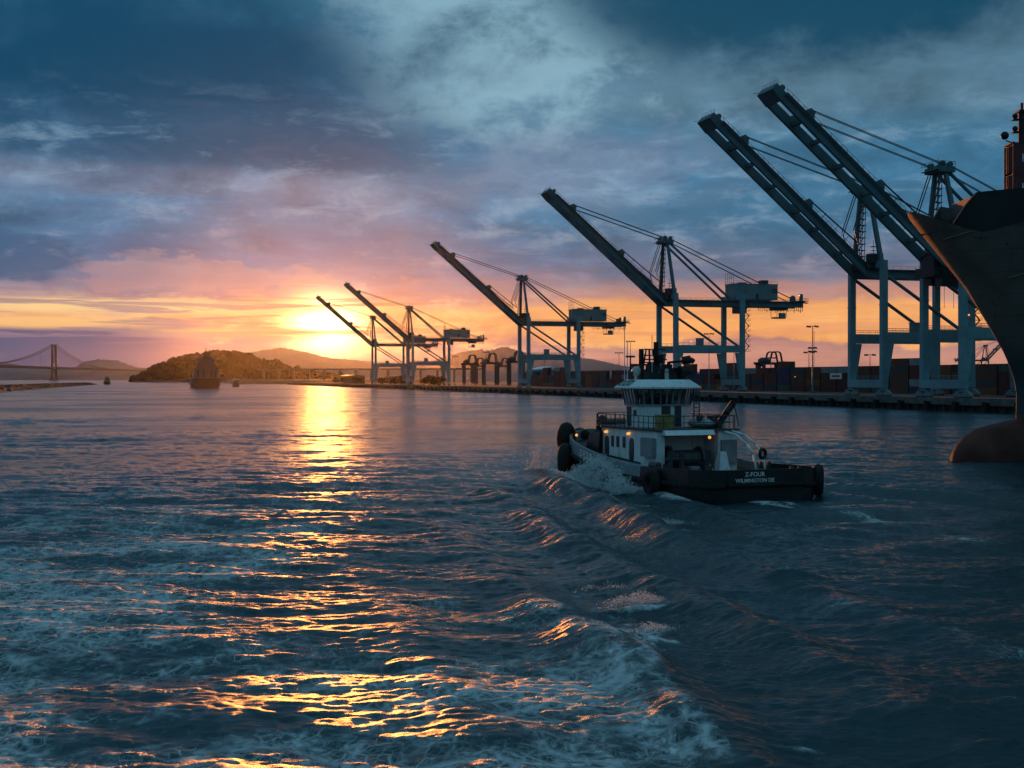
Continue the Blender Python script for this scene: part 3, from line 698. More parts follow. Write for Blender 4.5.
        for f in (.18, .25, .33): m.tube(on_boom(f, sv*3.7, 1.4), on_boom(f, sv*3.7, 4.2), .09, n=4)
        m.build('folded_stay', 'cable', c)
        m = MB()
        for k in (-.35, .35): m.tube((AP.x+1, sv*2.7+k, 64.6), (58.5, sv*3.7+k, 39.2), .12, n=6)
        m.build('backstay', 'cable', c)
    # access tower beside the mast, with rungs and landings
    m = MB()
    for a in (-1, 1):
        for b in (-1, 1): m.tube((-3.6+a*.9, b*.9-1.5, 39), (-2.0+a*.5, b*.6-1.0, 62), .13, n=4)
    for i in range(12):
        f = i/12; p = Vector((-3.6, -1.5, 39)).lerp(Vector((-2, -1, 62)), f); s_ = 1-.4*f
        m.beam(p+Vector((-1.5*s_, 0, 0)), p+Vector((1.5*s_, 0, 0)), 2*s_, .15); q = Vector((-3.6, -1.5, 39)).lerp(Vector((-2, -1, 62)), (i+1)/12)
        m.tube(p+Vector((-.9*s_, 0, 0)), q+Vector((.9*s_, 0, 0)), .12, n=4)
    m.build('ladder_tower', 'steel', c)
    m = MB().box(AP.x-2.6, AP.x+2.4, -3.6, 3.6, 62.6, 64.2)
    for v in (-2.7, 2.7):
        m.tube((AP.x-1.2, v-.5, 64.9), (AP.x-1.2, v+.5, 64.9), .9, n=12); m.tube((AP.x+1.2, v-.5, 64.8), (AP.x+1.2, v+.5, 64.8), .8, n=12)
    m.box(AP.x-3.6, AP.x-2.6, -3.9, 3.9, 63.1, 63.3)
    for a, b in (((-3.5, -3.8), (2.4, -3.8)), ((-3.5, 3.8), (2.4, 3.8)), ((-3.5, -3.8), (-3.5, 3.8)), ((2.4, -3.8), (2.4, 3.8))): rail(m, (AP.x+a[0], a[1], 64.2), (AP.x+b[0], b[1], 64.2), 1.3, 1.6, .06)
    m.tube((AP.x, 1, 64), (AP.x, 1, 67.2), .08, n=4); m.build('mast_head', 'crane_boom', c)
    # tackle at the boom foot
    m = MB().box(-3.4, 2.5, -5.6, 5.6, 38.9, 40.6); m.box(-2.6, 1.5, -6.5, -3.4, 40.6, 43.4); m.box(-1.5, .5, 3, 5.5, 40.6, 42.4)
    rail(m, (-3.3, -5.5, 40.6), (2.4, -5.5, 40.6)); m.tube((-1, -5, 43), (-1, -5, 47.5), .1, n=4); m.box(-1.8, -.2, -5.6, -4.4, 45.5, 45.7); m.box(-1.6, -.4, -5.4, -4.6, 44.3, 44.45)
    m.build('hinge_platform', 'steel', c)
    # machinery house
    h = MB().box(28.8, 49.6, -4.2, 4.2, 39.4, 46.0); h.box(28.6, 49.8, -4.4, 4.4, 46.0, 46.25)
    for u in (30, 34, 38, 42, 46): h.box(u, u+.25, -4.28, -4.2, 39.6, 45.9)
    h.box(33, 36, -2, 2, 46.25, 46.9)
    ho = h.build('machinery_house', 'house', c)
    MB().box(43, 46, -2.5, 1, 46.25, 48.0).build('roof_unit', 'steel', ho); MB().box(39.2, 40.4, -4.3, -4.2, 39.6, 42.0).build('door', 'steel', ho)
    lv = MB()
    for z0 in (42.4, 43.1, 43.8): lv.box(47, 49.4, -4.32, -4.2, z0, z0+.4)
    lv.build('louvre', 'steel', ho)
    m = MB(); rail(m, (28.8, -4.2, 46.25), (49.6, -4.2, 46.25), 1.1, 3); rail(m, (28.8, 4.2, 46.25), (49.6, 4.2, 46.25), 1.1, 3); rail(m, (28.8, -4, 46.3), (28.8, 4, 46.3), 4.6, 2, .07); m.build('roof_rail', 'steel', ho)
    # end platform
    m = MB().box(59, 63.5, -6, 6, 38.95, 39.25); rail(m, (59, -5.9, 39.2), (63.4, -5.9, 39.2)); rail(m, (63.4, -5.9, 39.2), (63.4, 5.9, 39.2))
    m.box(60.6, 61.6, -4.5, -3, 39.2, 42.2); m.box(60.6, 61.6, 3, 4.5, 39.2, 42.0); m.box(56, 58, -4.6, -2.8, 38.95, 40.9); m.beam((63.4, 0, 38.9), (66, 0, 38.5), 2.5, .3); m.build('end_platform', 'crane_boom', c)
    # cable loops hanging below the back girder
    m = MB(); r_ = random.Random(4)
    for i in range(22):
        u = 40+i*1.0; m.box(u-.1, u+.1, -5.2, -5.0, 36.3-r_.uniform(.8, 2.6), 36.3)
        if i: m.tube((u-1, -5.1, 35.0), (u, -5.1, 34.6+r_.uniform(-.3, .3)), .08, n=4)
    m.build('festoon_cables', 'steel', c).name = 'festoon'
    # trolley with the driver's cabin
    tr = MB().box(49.5, 55, -3.2, 3.2, 35.2, 36.25); 
    for u in (50, 54.5):
        for v in (-2.8, 2.8): tr.tube((u, v, 35.2), (u, v, 32.2), .12, n=4)
    tr.box(49.6, 54.9, -1.6, 1.6, 31.6, 32.2); to = tr.build('trolley', 'steel', c)
    MB().hexa([(51.4, -3.9, 31.4), (53.6, -3.9, 31.4), (53.6, -2.0, 31.4), (51.4, -2.0, 31.4)], [(51.0, -3.9, 33.9), (53.6, -3.9, 33.9), (53.6, -2.0, 33.9), (51.0, -2.0, 33.9)]).build('operator_cabin', 'house', to)
    MB().box(31.5, 35.5, -3.0, 3.0, 33.6, 36.2).build('cable_reel', 'steel', c)
    # stairs down the landward leg
    m = MB()
    for i in range(10):
        z0 = 17.0+i*2.15; m.box(GA+.95, GA+3.3, -LV-.9, -LV+.9, z0, z0+.12)
        rail(m, (GA+3.3, -LV-.9, z0), (GA+3.3, -LV+.9, z0), 1.0, 1.8)
        m.beam((GA+1.1+(i % 2)*2, -LV, z0), (GA+3.1-(i % 2)*2, -LV, z0+2.15), .7, .12)
    m.build('stair', 'steel', c)
    return c
CRANE_T = [377.4, 416.6, 574.4, 788.2, 1117.4, 1291.7]
CRANE_L = ['nearest gantry crane, its raised boom highest of all and its foot behind the ship bow',
           'second nearest gantry crane, raised boom beside the nearest, legs clear of the ship',
           'gantry crane with raised boom standing directly behind the wheelhouse of the tugboat',
           'mid-size looking gantry crane left of the tugboat, between the tug and the sunlit pair',
           'larger of the two gantry cranes tinted orange beside the setting sun',
           'smallest and farthest gantry crane, its golden boom crossing the glow of the sun']
crane0 = make_crane()
for i, (t_, lb) in enumerate(zip(CRANE_T, CRANE_L)):
    o = crane0 if i == 0 else copy_tree(crane0)
    o.location = W(0, t_, DECK); o.rotation_euler = (0, 0, TH); o['label'] = lb; o['group'] = 'ship-to-shore gantry cranes along the quay'
    if i in (1, 2):
        MB().ball((6.5 if i == 2 else GA-1.5, -LV-1.0, 21.0 if i == 2 else 25.0), .42 if i == 2 else .3, 8, 6).build('work_light', 'lamp', o)
    if i in (2, 3): MB().ball((59.2, -5.6, 41.4), .22, 8, 6).build('aircraft_light', 'lamp_small', o)
far_c = copy_tree(crane0); far_c.location = far_pt(985, 2300, 3); far_c.rotation_euler = (0, 0, R(200))
far_c['label'] = 'tiny distant gantry crane seen just left of the ship hull above the containers'; far_c['group'] = 'distant cranes'

# a dark trolley is parked at the boom foot of the nearest crane only
m = MB().box(-6, 4, -4.5, 4.5, 33.6, 36.2); m.box(-4, 3, -5.5, -2.0, 31.0, 33.6); m.box(-3, 2, 1, 4.5, 31.6, 33.6); m.box(-5, -2, -3, 3, 36.3, 39.6)
m.tube((-1, -2, 31), (-1, -2, 25), .07, n=4); m.tube((2, -2, 31), (2, -2, 25), .07, n=4); m.box(-3, 4, -6.2, -5, 39.5, 43.2); m.build('parked_trolley', 'black', crane0)

# ------------------------------------------------------------------ containers
def container_mesh():
    m = MB(); L, Wd, H = 12.19, 2.44, 2.59
    n = 26; rows = []
    for z0, sc in ((.15, 1), (H-.12, 1)):
        pts = []
        for i in range(n*2+1):
            yy = -L/2+.1 + (L-.2)*i/(n*2); off = .06 if (i//2) % 2 else 0
            pts.append((-Wd/2+.02+off, yy, z0))
        rows.append(pts)
    m.grid(rows)
    m.box(-Wd/2+.085, Wd/2-.03, -L/2+.05, L/2-.05, .12, H-.05)
    for sx in (-1, 1):
        for sy in (-1, 1): m.box(sx*Wd/2-.09 if sx > 0 else -Wd/2-.01, sx*Wd/2+.01 if sx > 0 else -Wd/2+.09, sy*L/2-.14 if sy > 0 else -L/2, sy*L/2 if sy > 0 else -L/2+.14, 0, H)
        m.box(sx*Wd/2-.07 if sx > 0 else -Wd/2, sx*Wd/2 if sx > 0 else -Wd/2+.07, -L/2+.14, L/2-.14, 0, .15); m.box(sx*Wd/2-.07 if sx > 0 else -Wd/2, sx*Wd/2 if sx > 0 else -Wd/2+.07, -L/2+.14, L/2-.14, H-.13, H)
    m.box(-.03, .03, -L/2-.03, -L/2+.05, .15, H-.1)
    for x in (-.8, -.35, .35, .8): m.tube((x, -L/2-.02, .1), (x, -L/2-.02, H-.1), .03, n=4)
    return m
PAL = [('dark red', (0.17, 0.035, 0.025)), ('rust brown', (0.16, 0.065, 0.035)), ('navy blue', (0.025, 0.045, 0.11)), ('charcoal grey', (0.07, 0.075, 0.08)), ('faded green', (0.05, 0.12, 0.08)),
       ('pale grey', (0.36, 0.37, 0.37)), ('burnt orange', (0.30, 0.10, 0.03)), ('maroon', (0.10, 0.02, 0.025)), ('teal', (0.04, 0.14, 0.16))]
CM = {}
for n, c in PAL:
    me = container_mesh().build('shipping_container', mat('container_' + n.replace(' ', '_'), tuple(v*.7 for v in c), .6, var=.2, scale=.4, streaks=.45, dirt=(.10, .05, .03)))
    CM[n] = me.data; bpy.data.objects.remove(me)
TIER = ['on the ground', 'second tier', 'third tier', 'fourth tier', 'fifth tier', 'sixth tier']
ZONE = [(760, 'between the tug and the tall lamp mast'), (822, 'around the tall lamp mast'), (905, 'behind the crane left of the nearest'), (1030, 'behind the nearest crane'), ]
def zone(px):
    for lim, s in ((470, 'by the yard gantries'), (530, 'behind the left legs of the mid crane'), (590, 'behind the right legs of the mid crane'), (640, 'left of the tug mast'), (745, 'behind the crane above the tug'), (800, 'left of the tall lamp mast'),
                   (850, 'right of the tall lamp mast'), (925, 'behind the second nearest crane')):
        if px < lim: return s
    return 'beside the ship bow'
def put_container(u, t_, k, col, z=None):
    p = W(u, t_, DECK + k*2.6)
    o = bpy.data.objects.new('shipping_container', CM[col]); COL.objects.link(o); o.location = p; o.rotation_euler = (0, 0, TH)
    px = 512+1300*p.x/p.y
    return tag(o, f'{col} shipping container, {TIER[k]}, {zone(px)}', 'container', f'{col} containers, {TIER[k]}, {zone(px)}')
rc = random.Random(21); heights = {}
WEI = ['dark red']*7 + ['rust brown']*7 + ['maroon']*5 + ['charcoal grey']*4 + ['navy blue']*3 + ['faded green']*2 + ['burnt orange']*3 + ['pale grey'] + ['teal']
for i in range(46):
    t_ = 398 + i*12.9; px = 512+1300*W(58, t_).x/W(58, t_).y
    hN = rc.choice((3, 4, 4, 4, 5)) if i > 4 else 4
    if 775 < px < 792: hN = 5
    if 740 < px < 772: hN = 3
    if 795 < px < 826: hN = 4
    if 830 < px < 905: hN = rc.choice((4, 4, 5))
    if i in (19, 31): hN = 2
    cs = None
    for k in range(hN):
        cs = rc.choice(WEI) if cs is None or rc.random() < .55 else cs
        if k == hN-1 and 830 < px < 860: cs = 'pale grey'
        put_container(58, t_, k, cs)
    if hN < 4 or i % 3 == 0:
        for k in range(4): put_container(61.2, t_+rc.uniform(-1, 1), k, rc.choice(WEI))
# a signboard on one stack
sg = thing('signboard', 'white signboard with a red band on the container stack right of the lamp mast', 'sign', W(56.55, sight(836, 56.55), DECK+5.3), TH)
MB().box(-.12, 0, -4.6, 4.6, 0, 2.4).build('board', 'letter', sg)
MB().box(-.15, -.121, -3.2, 3.2, .75, 1.6).build('red_band', mat('sign_red', (.5, .08, .06), .6), sg)

# ------------------------------------------------------------------ light masts
def mast(px, u, ytop, label, big=False):
    t_ = sight(px, u); p = W(u, t_, DECK); H = far_z(ytop, p.y)-DECK
    c = thing('light_mast', label, 'light mast', p, TH, 'floodlight masts over the terminal')
    MB().tube((0, 0, 0), (0, 0, H), .34 if big else .26, .16 if big else .13, n=8).build('pole', 'crane', c)
    MB().box(-.9, .9, -.9, .9, 0, .8).build('base', 'concrete', c)
    hd = MB()
    lv = [H] + ([H-8.4, H-9.8] if big else [])
    for z in lv:
        s_ = 2.2 if z == H else 1.5
        hd.beam((-s_, 0, z), (s_, 0, z), .14, .14); hd.beam((0, -s_, z), (0, s_, z), .14, .14)
        hd.torus((0, 0, z), (0, 0, 1), s_*.55, .07, 12, 5)
    hd.build('head_frame', 'steel', c)
    for z in lv:
        for a in range(4):
            s_ = (2.2 if z == H else 1.5); d = [(1, 0), (-1, 0), (0, 1), (0, -1)][a]
            MB().hexa([(d[0]*s_-.45, d[1]*s_-.45, z-.5), (d[0]*s_+.45, d[1]*s_-.45, z-.5), (d[0]*s_+.45, d[1]*s_+.45, z-.5), (d[0]*s_-.45, d[1]*s_+.45, z-.5)],
                      [(d[0]*s_-.2, d[1]*s_-.2, z+.2), (d[0]*s_+.2, d[1]*s_-.2, z+.2), (d[0]*s_+.2, d[1]*s_+.2, z+.2), (d[0]*s_-.2, d[1]*s_+.2, z+.2)]).build('floodlight', 'steel', c)
    if big:
        lad = MB()
        for i in range(int(H/1.2)): lad.box(.3, .7, -.2, .2, 1+i*1.2, 1.1+i*1.2)
        lad.tube((.7, -.2, 1), (.7, -.2, H-2), .04, n=4); lad.tube((.7, .2, 1), (.7, .2, H-2), .04, n=4); lad.build('ladder', 'steel', c)
mast(812.5, 38, 326, 'tallest light mast with two rings of floodlights, between the two middle cranes', True)
mast(709, 52, 333.5, 'slim light mast seen through the legs of the crane behind the tug')
mast(734, 54, 351, 'short light mast near the right leg of the crane behind the tug')
mast(630.5, 40, 341, 'light mast just left of the tugboat mast')
mast(619, 66, 352.5, 'thin far light mast left of the one beside the tug')
mast(809, 66, 352, 'thin far light mast next to the tallest light mast')
mast(771, 70, 357.5, 'small far light mast above the red container stacks')
mast(870, 70, 354.5, 'small far light mast between the legs of the second nearest crane')
mast(455, 60, 356, 'light mast right of the orange tinted cranes')
mast(486, 44, 352, 'light mast among the dark yard gantries')
mast(545, 66, 355, 'light mast under the girder of the mid crane')

# ------------------------------------------------------------------ rubber-tyred yard gantries
def yard_gantry():
    c = thing('yard_gantry', 'x', 'yard crane'); 
    for u in (-5.5, 5.5):
        for v in (-3.2, 3.2):
            lg = MB().beam((u, v, 1.4), (u, v, 17.5), 1.5, 1.3).build('leg', 'steel', c)
        s = MB().box(u-.5, u+.5, -4.2, 4.2, 1.0, 1.7); s.box(u-.45, u+.45, -3.6, 3.6, 16.2, 17.5); s.build('side_frame', 'steel', c)
        for v in (-3.2, 3.2): MB().tube((u-.35, v, .75), (u+.35, v, .75), .75, n=12).build('wheel', 'rubber', c)
    g = MB().box(-7.5, 7.5, -3.4, -2.4, 17.5, 19.0); g.box(-7.5, 7.5, 2.4, 3.4, 17.5, 19.0); g.box(-7.6, 7.6, -3.8, 3.8, 18.9, 19.1); rail(g, (-7.5, -3.7, 19.1), (7.5, -3.7, 19.1)); g.build('girder', 'steel', c)
    h = MB()
    for v in (-2.2, 2.2):
        h.path([(-1.5, v, 19), (-.2, v, 25.4), (.8, v, 26.3), (3.8, v, 26.3), (4.8, v, 25.4), (5.8, v, 19)], .5, 6)
    h.beam((.8, -2.2, 26.3), (.8, 2.2, 26.3), .4, .4); h.beam((3.8, -2.2, 26.3), (3.8, 2.2, 26.3), .4, .4); h.build('hoop', 'steel', c)
    t = MB().box(-5.5, -1.5, -2.6, 2.6, 19.1, 21.2); t.hexa([(-5.2, -2.4, 21.2), (-2, -2.4, 21.2), (-2, 2.4, 21.2), (-5.2, 2.4, 21.2)], [(-4.4, -1.6, 22.4), (-2.4, -1.6, 22.4), (-2.4, 1.6, 22.4), (-4.4, 1.6, 22.4)]); t.build('hoist', 'steel', c)
    MB().box(-7.2, -5.8, -1, 1.2, 14.5, 17.2).build('cabin', 'steel', c)
    return c
yg = yard_gantry()
for i, (px, u, sc, lb) in enumerate(((470, 60, .98, 'leftmost of the dark yard gantries between the orange cranes and the mid crane'), (490, 66, 1.0, 'middle one of the dark yard gantries, with a hoop frame above it'),
                                     (516, 62, 1.0, 'dark yard gantry half hidden by the left legs of the mid crane'), (478, 96, .95, 'dark yard gantry standing farther back in the cluster'), (503, 98, .9, 'dark yard gantry at the back on the right of the cluster'))):
    o = yg if i == 0 else copy_tree(yg)
    o.location = W(u, sight(px, u), DECK); o.rotation_euler = (0, 0, TH); o.scale = (sc,)*3; o['label'] = lb; o['group'] = 'yard gantries'
o = copy_tree(yg); o.location = W(78, sight(770, 78), DECK); o.rotation_euler = (0, 0, TH+R(4)); o.scale = (.95, .95, .70); o['label'] = 'yard gantry poking up behind the tall red container stack'; o['group'] = 'yard gantries'

# ------------------------------------------------------------------ sheds, shore lights, bushes
def shed(px, u, wid, dep, hgt, label, roofh=1.5, mt='house', rt_='white'):
    c = thing('terminal_shed', label, 'building', W(u, sight(px, u), DECK), TH)
    MB().box(-dep/2, dep/2, -wid/2, wid/2, 0, hgt).build('wall', mt, c)
    MB().add([(-dep/2-.4, -wid/2-.4, hgt+.01), (dep/2+.4, -wid/2-.4, hgt+.01), (dep/2+.4, wid/2+.4, hgt+.01), (-dep/2-.4, wid/2+.4, hgt+.01), (0, -wid/2-.4, hgt+roofh), (0, wid/2+.4, hgt+roofh)],
             [(0, 1, 4), (3, 5, 2), (0, 4, 5, 3), (1, 2, 5, 4), (3, 2, 1, 0)]).build('roof', rt_, c)
    for k in range(max(2, int(wid/7))):
        y0 = -wid/2+3+k*6.5; MB().box(-dep/2-.08, -dep/2, y0, y0+3, .1, 3.2).build('door', 'steel', c)
shed(546, 74, 30, 22, 12.0, 'pale shed with shallow white roof between the legs of the mid crane', 2.5)
shed(398, 60, 60, 18, 8.0, 'long low shed beneath the two orange tinted cranes', 1.2, 'steel', 'steel')
shed(352, 40, 70, 20, 9.0, 'long low shed at the far left end of the wharf under the glow', 1.2, 'steel', 'steel')
for px, u, z, lb in ((467.5, 44, 5.5, 'lit yellow yard lamp at the foot of the yard gantries'), (795, 48, 6.0, 'small orange yard lamp low beside the red container stack')):
    c = thing('yard_lamp', lb, 'lamp', W(u, sight(px, u), DECK)); MB().tube((0, 0, 0), (0, 0, z), .12, n=6).build('post', 'steel', c); MB().ball((0, 0, z+.3), .42 if px < 600 else .2, 8, 6).build('lamp_globe', 'lamp', c)
def leaf_crown(seed, s):
    r_ = random.Random(seed); m = MB()
    for k in range(260):
        d = Vector((r_.gauss(0, 1), r_.gauss(0, 1), r_.gauss(0, .7))).normalized()*r_.uniform(.55, 1.05)*s*(1+.35*fbm(r_.random()*9, seed))
        c = Vector((d.x*1.25, d.y*1.25, s*1.15+d.z*.95)); a = Vector((r_.gauss(0, 1), r_.gauss(0, 1), r_.gauss(0, 1))).normalized(); b = a.orthogonal().normalized(); q = r_.uniform(.2, .4)*s*.6
        m.add([c-a*q, c+b*q, c+a*q, c-b*q], [(0, 1, 2, 3)])
    return m
crowns = []
TW = ['rounded', 'broad', 'ragged']
for k in range(3):
    o = leaf_crown(k+1, 2.6).build('crown', 'leaf'); crowns.append(o.data); bpy.data.objects.remove(o)
tk = MB().tube((0, 0, 0), (.2, .1, 2.2), .3, .16, 6).tube((.1, 0, 1.2), (1.2, .3, 3.0), .14, .06, 5).tube((.1, 0, 1.4), (-1.0, -.4, 3.1), .13, .06, 5).build('trunk', 'rock'); tkd = tk.data; bpy.data.objects.remove(tk)
rt = random.Random(9)
PL = [(336, 12), (345, 16), (356, 10), (362, 18), (382, 8), (390, 12), (395, 10), (401, 14), (424, 10), (430, 8), (434, 14), (439, 11)]
WH = ['at the far wharf end', 'between the orange tinted cranes', 'right of the orange tinted cranes']
for i, (px, u) in enumerate(PL):
    k = i % 3; z_ = 0 if px < 370 else 1 if px < 410 else 2
    c = thing('shore_tree', f'{TW[k]} dark bushy tree on the shore {WH[z_]}', 'tree', W(u, sight(px, u), DECK), rt.uniform(0, 6), f'{TW[k]} trees {WH[z_]}')
    s_ = rt.uniform(.9, 1.5); c.scale = (s_*1.2, s_*1.2, s_)
    for nme, d in (('crown', crowns[k]), ('trunk', tkd)):
        o = bpy.data.objects.new(nme, d); COL.objects.link(o); o.parent = c
# ------------------------------------------------------------------ container ship, bow on the right
SX0, SY0 = 0.0, 139.0
STEM = [(-3, 53.6), (0, 53.7), (4.5, 53.9), (7.5, 53.95), (9.4, 53.5), (11.6, 52.6), (14.1, 51.2), (18.5, 48.6), (22.0, 45.95), (26.6, 42.4)]
def stem_x(z): return float(np.interp(z, [a for a, _ in STEM], [b for _, b in STEM]))
def half(z, a):
    L_ = float(np.interp(z, [-3, 5, 12, 20, 27], [42, 38, 27, 17, 12.5])); B = 16.0
    r_ = float(np.interp(z, [10, 15, 19, 22, 26.6], [.15, .5, 1.3, 2.4, 3.6]))   # blunt, rounded stem under the flare
    return B*(1-math.exp(-(a/L_)**0.95)) + math.sqrt(2*r_*a)*math.exp(-a/6.0) if a > 0 else 0.0
def sheer(x): return float(np.interp(x, [42.4, 43.4, 44.5, 46, 47.5, 49, 51, 56, 100], [26.6, 25.75, 25.05, 24.3, 23.75, 23.85, 24.4, 25.0, 25.1]))     # top edge of the shell plating
ship = thing('container_ship', 'huge dark hull of a container ship at the right edge, bulbous bow in the water', 'ship', (SX0, SY0, 0))
rows = {1: [], -1: []}
NZ = 30
ts = [0.0]+[(.02*1.21**i) for i in range(44)]
def shell(f0, f1, n, sg):
    rws = []
    for a in ts:
        col = []
        for j in range(n+1):
            f = f0+(f1-f0)*j/n
            xs = stem_x(f*26.6); x = xs + a*1.0
            zt = sheer(x); z = -3+(zt+3)*f if True else 0
            x = stem_x(z)+a; z = -3+(sheer(x)+3)*f; x = stem_x(z)+a
            y = half(z, a)+.22*min(1, a/.3) if a > 0 else 0.0
            col.append((x, sg*y, z))
        rws.append(col)
    return rws
hl = MB(); 
for sg in (-1, 1): hl.grid(shell(.0, 1.0, NZ, sg))
o = fixn(hl.build('hull', 'hull', ship, smooth=True))
hm2 = M['hull']; t = NT(hm2.node_tree); bs = hm2.node_tree.nodes['Principled BSDF']
lk = bs.inputs['Base Color'].links[0].from_socket
pz = t.new('ShaderNodeSeparateXYZ'); t.l.new(t.new('ShaderNodeTexCoord').outputs['Object'], pz.inputs[0])
nzb = t.noise(None, 1.0)
red = t.mix(t.ss(t.noise(t.new('ShaderNodeTexCoord').outputs['Object'], .35, 6, .65), .35, .7), (0.10, 0.045, 0.038, 1), (0.19, 0.075, 0.05, 1))
c1 = t.mix(t.ss(pz.outputs[2], 4.9, 5.0), red, (0.028, 0.052, 0.062, 1)); c2 = t.mix(t.ss(t.add(pz.outputs[2], t.mul(t.noise(t.new('ShaderNodeTexCoord').outputs['Object'], .5, 5, .6), 3.0)), 10.5, 17.5), c1, lk)
# welded plating: faint seams and rust weeping down from them
xz = t.new('ShaderNodeMapping'); t.l.new(t.new('ShaderNodeTexCoord').outputs['Object'], xz.inputs[0]); xz.inputs['Rotation'].default_value = (R(90), 0, 0)
bk = t.new('ShaderNodeTexBrick'); t.l.new(xz.outputs[0], bk.inputs['Vector']); bk.inputs['Scale'].default_value = 1.0; bk.inputs['Brick Width'].default_value = 6.0; bk.inputs['Row Height'].default_value = 2.2; bk.inputs['Mortar Size'].default_value = 0.035; bk.inputs['Mortar Smooth'].default_value = 0.6
rs = t.new('ShaderNodeMapping'); t.l.new(t.new('ShaderNodeTexCoord').outputs['Object'], rs.inputs[0]); rs.inputs['Scale'].default_value = (1.6, 1.6, 0.10)
weep = t.ss(t.noise(rs.outputs[0], 1.0, 7, 0.7), 0.54, 0.74)
c2 = t.mix(t.mul(weep, .6), c2, (0.13, 0.06, 0.035, 1))
c2 = t.mix(t.mul(bk.outputs['Fac'], .55), c2, (0.05, 0.04, 0.036, 1))
t.l.new(c2, bs.inputs['Base Color'])
# plate seams and rubbing bars proud of the shell
def bar(z0, z1, a0, a1, n=24):
    m = MB(); pr = None
    for i in range(n+1):
        f = i/n; z = z0+(z1-z0)*f; a = a0+(a1-a0)*f; p = Vector((stem_x(z)+a, -half(z, a)-.24, z))
        if pr is not None: m.beam(pr, p, .16, .12)
        pr = p
    return m
for z0, z1, a0, a1 in ((19.2, 20.6, 3.2, 9), (16.6, 18.6, 5.0, 24), (23.4, 23.9, .5, 2.6)): bar(z0, z1, a0, a1).build('seam_bar', 'hull', ship)
# black bulwark above the plating, cut down at the stem
m = MB()
for sg in (-1, 1):
    r0, r1, r2 = [], [], []
    for i in range(40):
        x = 45.6+i*1.0 if i < 30 else 75+ (i-29)*3
        zb = sheer(x)-.35; a = x-stem_x(min(26, zb)); tp = 27.9 if x > 47.4 else float(np.interp(x, [45.6, 46.4, 47.4], [24.6, 26.2, 27.9]))
        yb = half(zb, a)+.10; yt = yb+.35
        r0.append((x, sg*yb, zb)); r1.append((x, sg*yt, tp)); r2.append((x, sg*(yt-.45), tp))
    m.grid([r0, r1, r2]); m.grid([r2, [(p[0], sg*(abs(p[1])-.45), p[2]) for p in r0]])
fixn(m.build('bulwark', 'black', ship))
dk = MB(); l1 = []; l2 = []
for i in range(60):
    x = 43.2+i*1.6; a = x-stem_x(24); hh = max(0, half(24, a)-.3); zz = min(sheer(x)-.6, 24.2); l1.append((x, -hh, zz)); l2.append((x, hh, zz))
fixn(dk.grid([l1, l2]).build('foredeck', 'deck', ship))
# breakwater plate and winch house
MB().hexa([(47.6, -3.2, 22.5), (50, -5.2, 22.5), (50, 5.2, 22.5), (47.6, 3.2, 22.5)], [(48.1, -3.0, 27.85), (50, -5.0, 27.85), (50, 5.0, 27.85), (48.1, 3.0, 27.85)]).build('wave_breaker', 'black', ship)
# bulb
m = MB(); BR = [(47.0, .15, -.4), (47.15, 1.1, -.3), (47.6, 1.9, -.2), (48.4, 2.7, -.05), (49.6, 3.3, .1), (51.2, 3.7, .2), (53.2, 4.0, .35), (56, 4.3, .6), (60, 4.6, .8), (66, 4.6, .8)]
rw = []
for x, r_, zc in BR: rw.append([(x, r_*.92*math.cos(2*math.pi*i/28), zc+r_*math.sin(2*math.pi*i/28)) for i in range(29)])
fixn(m.grid(rw).build('bulbous_bow', 'antifoul', ship, smooth=True))
# foremast
fm = MB().tube((52.9, -4, 22), (52.9, -4, 36.6), .40, .36, 10); fm.tube((52.9, -4, 36.6), (52.9, -4, 37.4), .14, n=6)
for z in (34.3, 35.6): fm.box(51.9, 53.0, -4.4, -3.6, z, z+.12); fm.ball((52.2, -4, z+.42), .30, 8, 6)
fm.box(51.4, 54, -5, -3, 33.0, 33.15); fm.box(52.4, 53.4, -4.6, -3.4, 36.4, 36.6); fm.build('foremast', 'black', ship)
m = MB().tube((51.2, -6.2, 27.9), (51.2, -6.2, 33.0), .12, n=6); m.beam((51.2, -6.2, 32.8), (50.4, -6.2, 33.1), .1, .1); m.ball((50.3, -6.2, 33.6), .42, 12, 8); m.build('searchlight', 'black', ship)
# containers lashed on the foredeck, red, with white lettering
red_c = mat('line_container_red', (0.12, 0.028, 0.03), .6, var=.2, scale=.5, streaks=.5, dirt=(.05, .03, .03))
cm_red = None
CX = 50.95+12.19/2
for row, (yy, rb) in enumerate(((-5.5, 'nearest row'),)):
    for k in range(2):
        if row == 1 and k == 0: continue
        if cm_red is None:
            o = container_mesh().build('ship_container', red_c); cm_red = o.data; mw_ = o
        else:
            o = bpy.data.objects.new('ship_container', cm_red); COL.objects.link(o)
        o.location = (CX+.35*(1-k)*0, SY0+yy, 26.75+k*2.98); o.rotation_euler = (0, 0, -math.pi/2); o.scale = (1, 1, 1.14)
        tag(o, f'dark red container with white lettering on the ship bow, {"upper" if k else "lower"} of the two', 'container')
        if row == 0:
            mw = basis((0, 0, 0), (0, -1, 0), (0, 0, 1))
            # long side of the container faces the viewer: local -x after the turn
            o['group'] = 'lettered containers on the ship'
            tx = text_mesh('lettering', 'K LINE', 1.0, 'letter', o, basis((1.24, -3.75, 1.30), (0, 1, 0), (0, 0, 1)))
# under the containers: hatch coaming
MB().box(50.2, 90, -6.9, 6.9, 22.4, 26.72).build('hatch_coaming', 'black', ship)

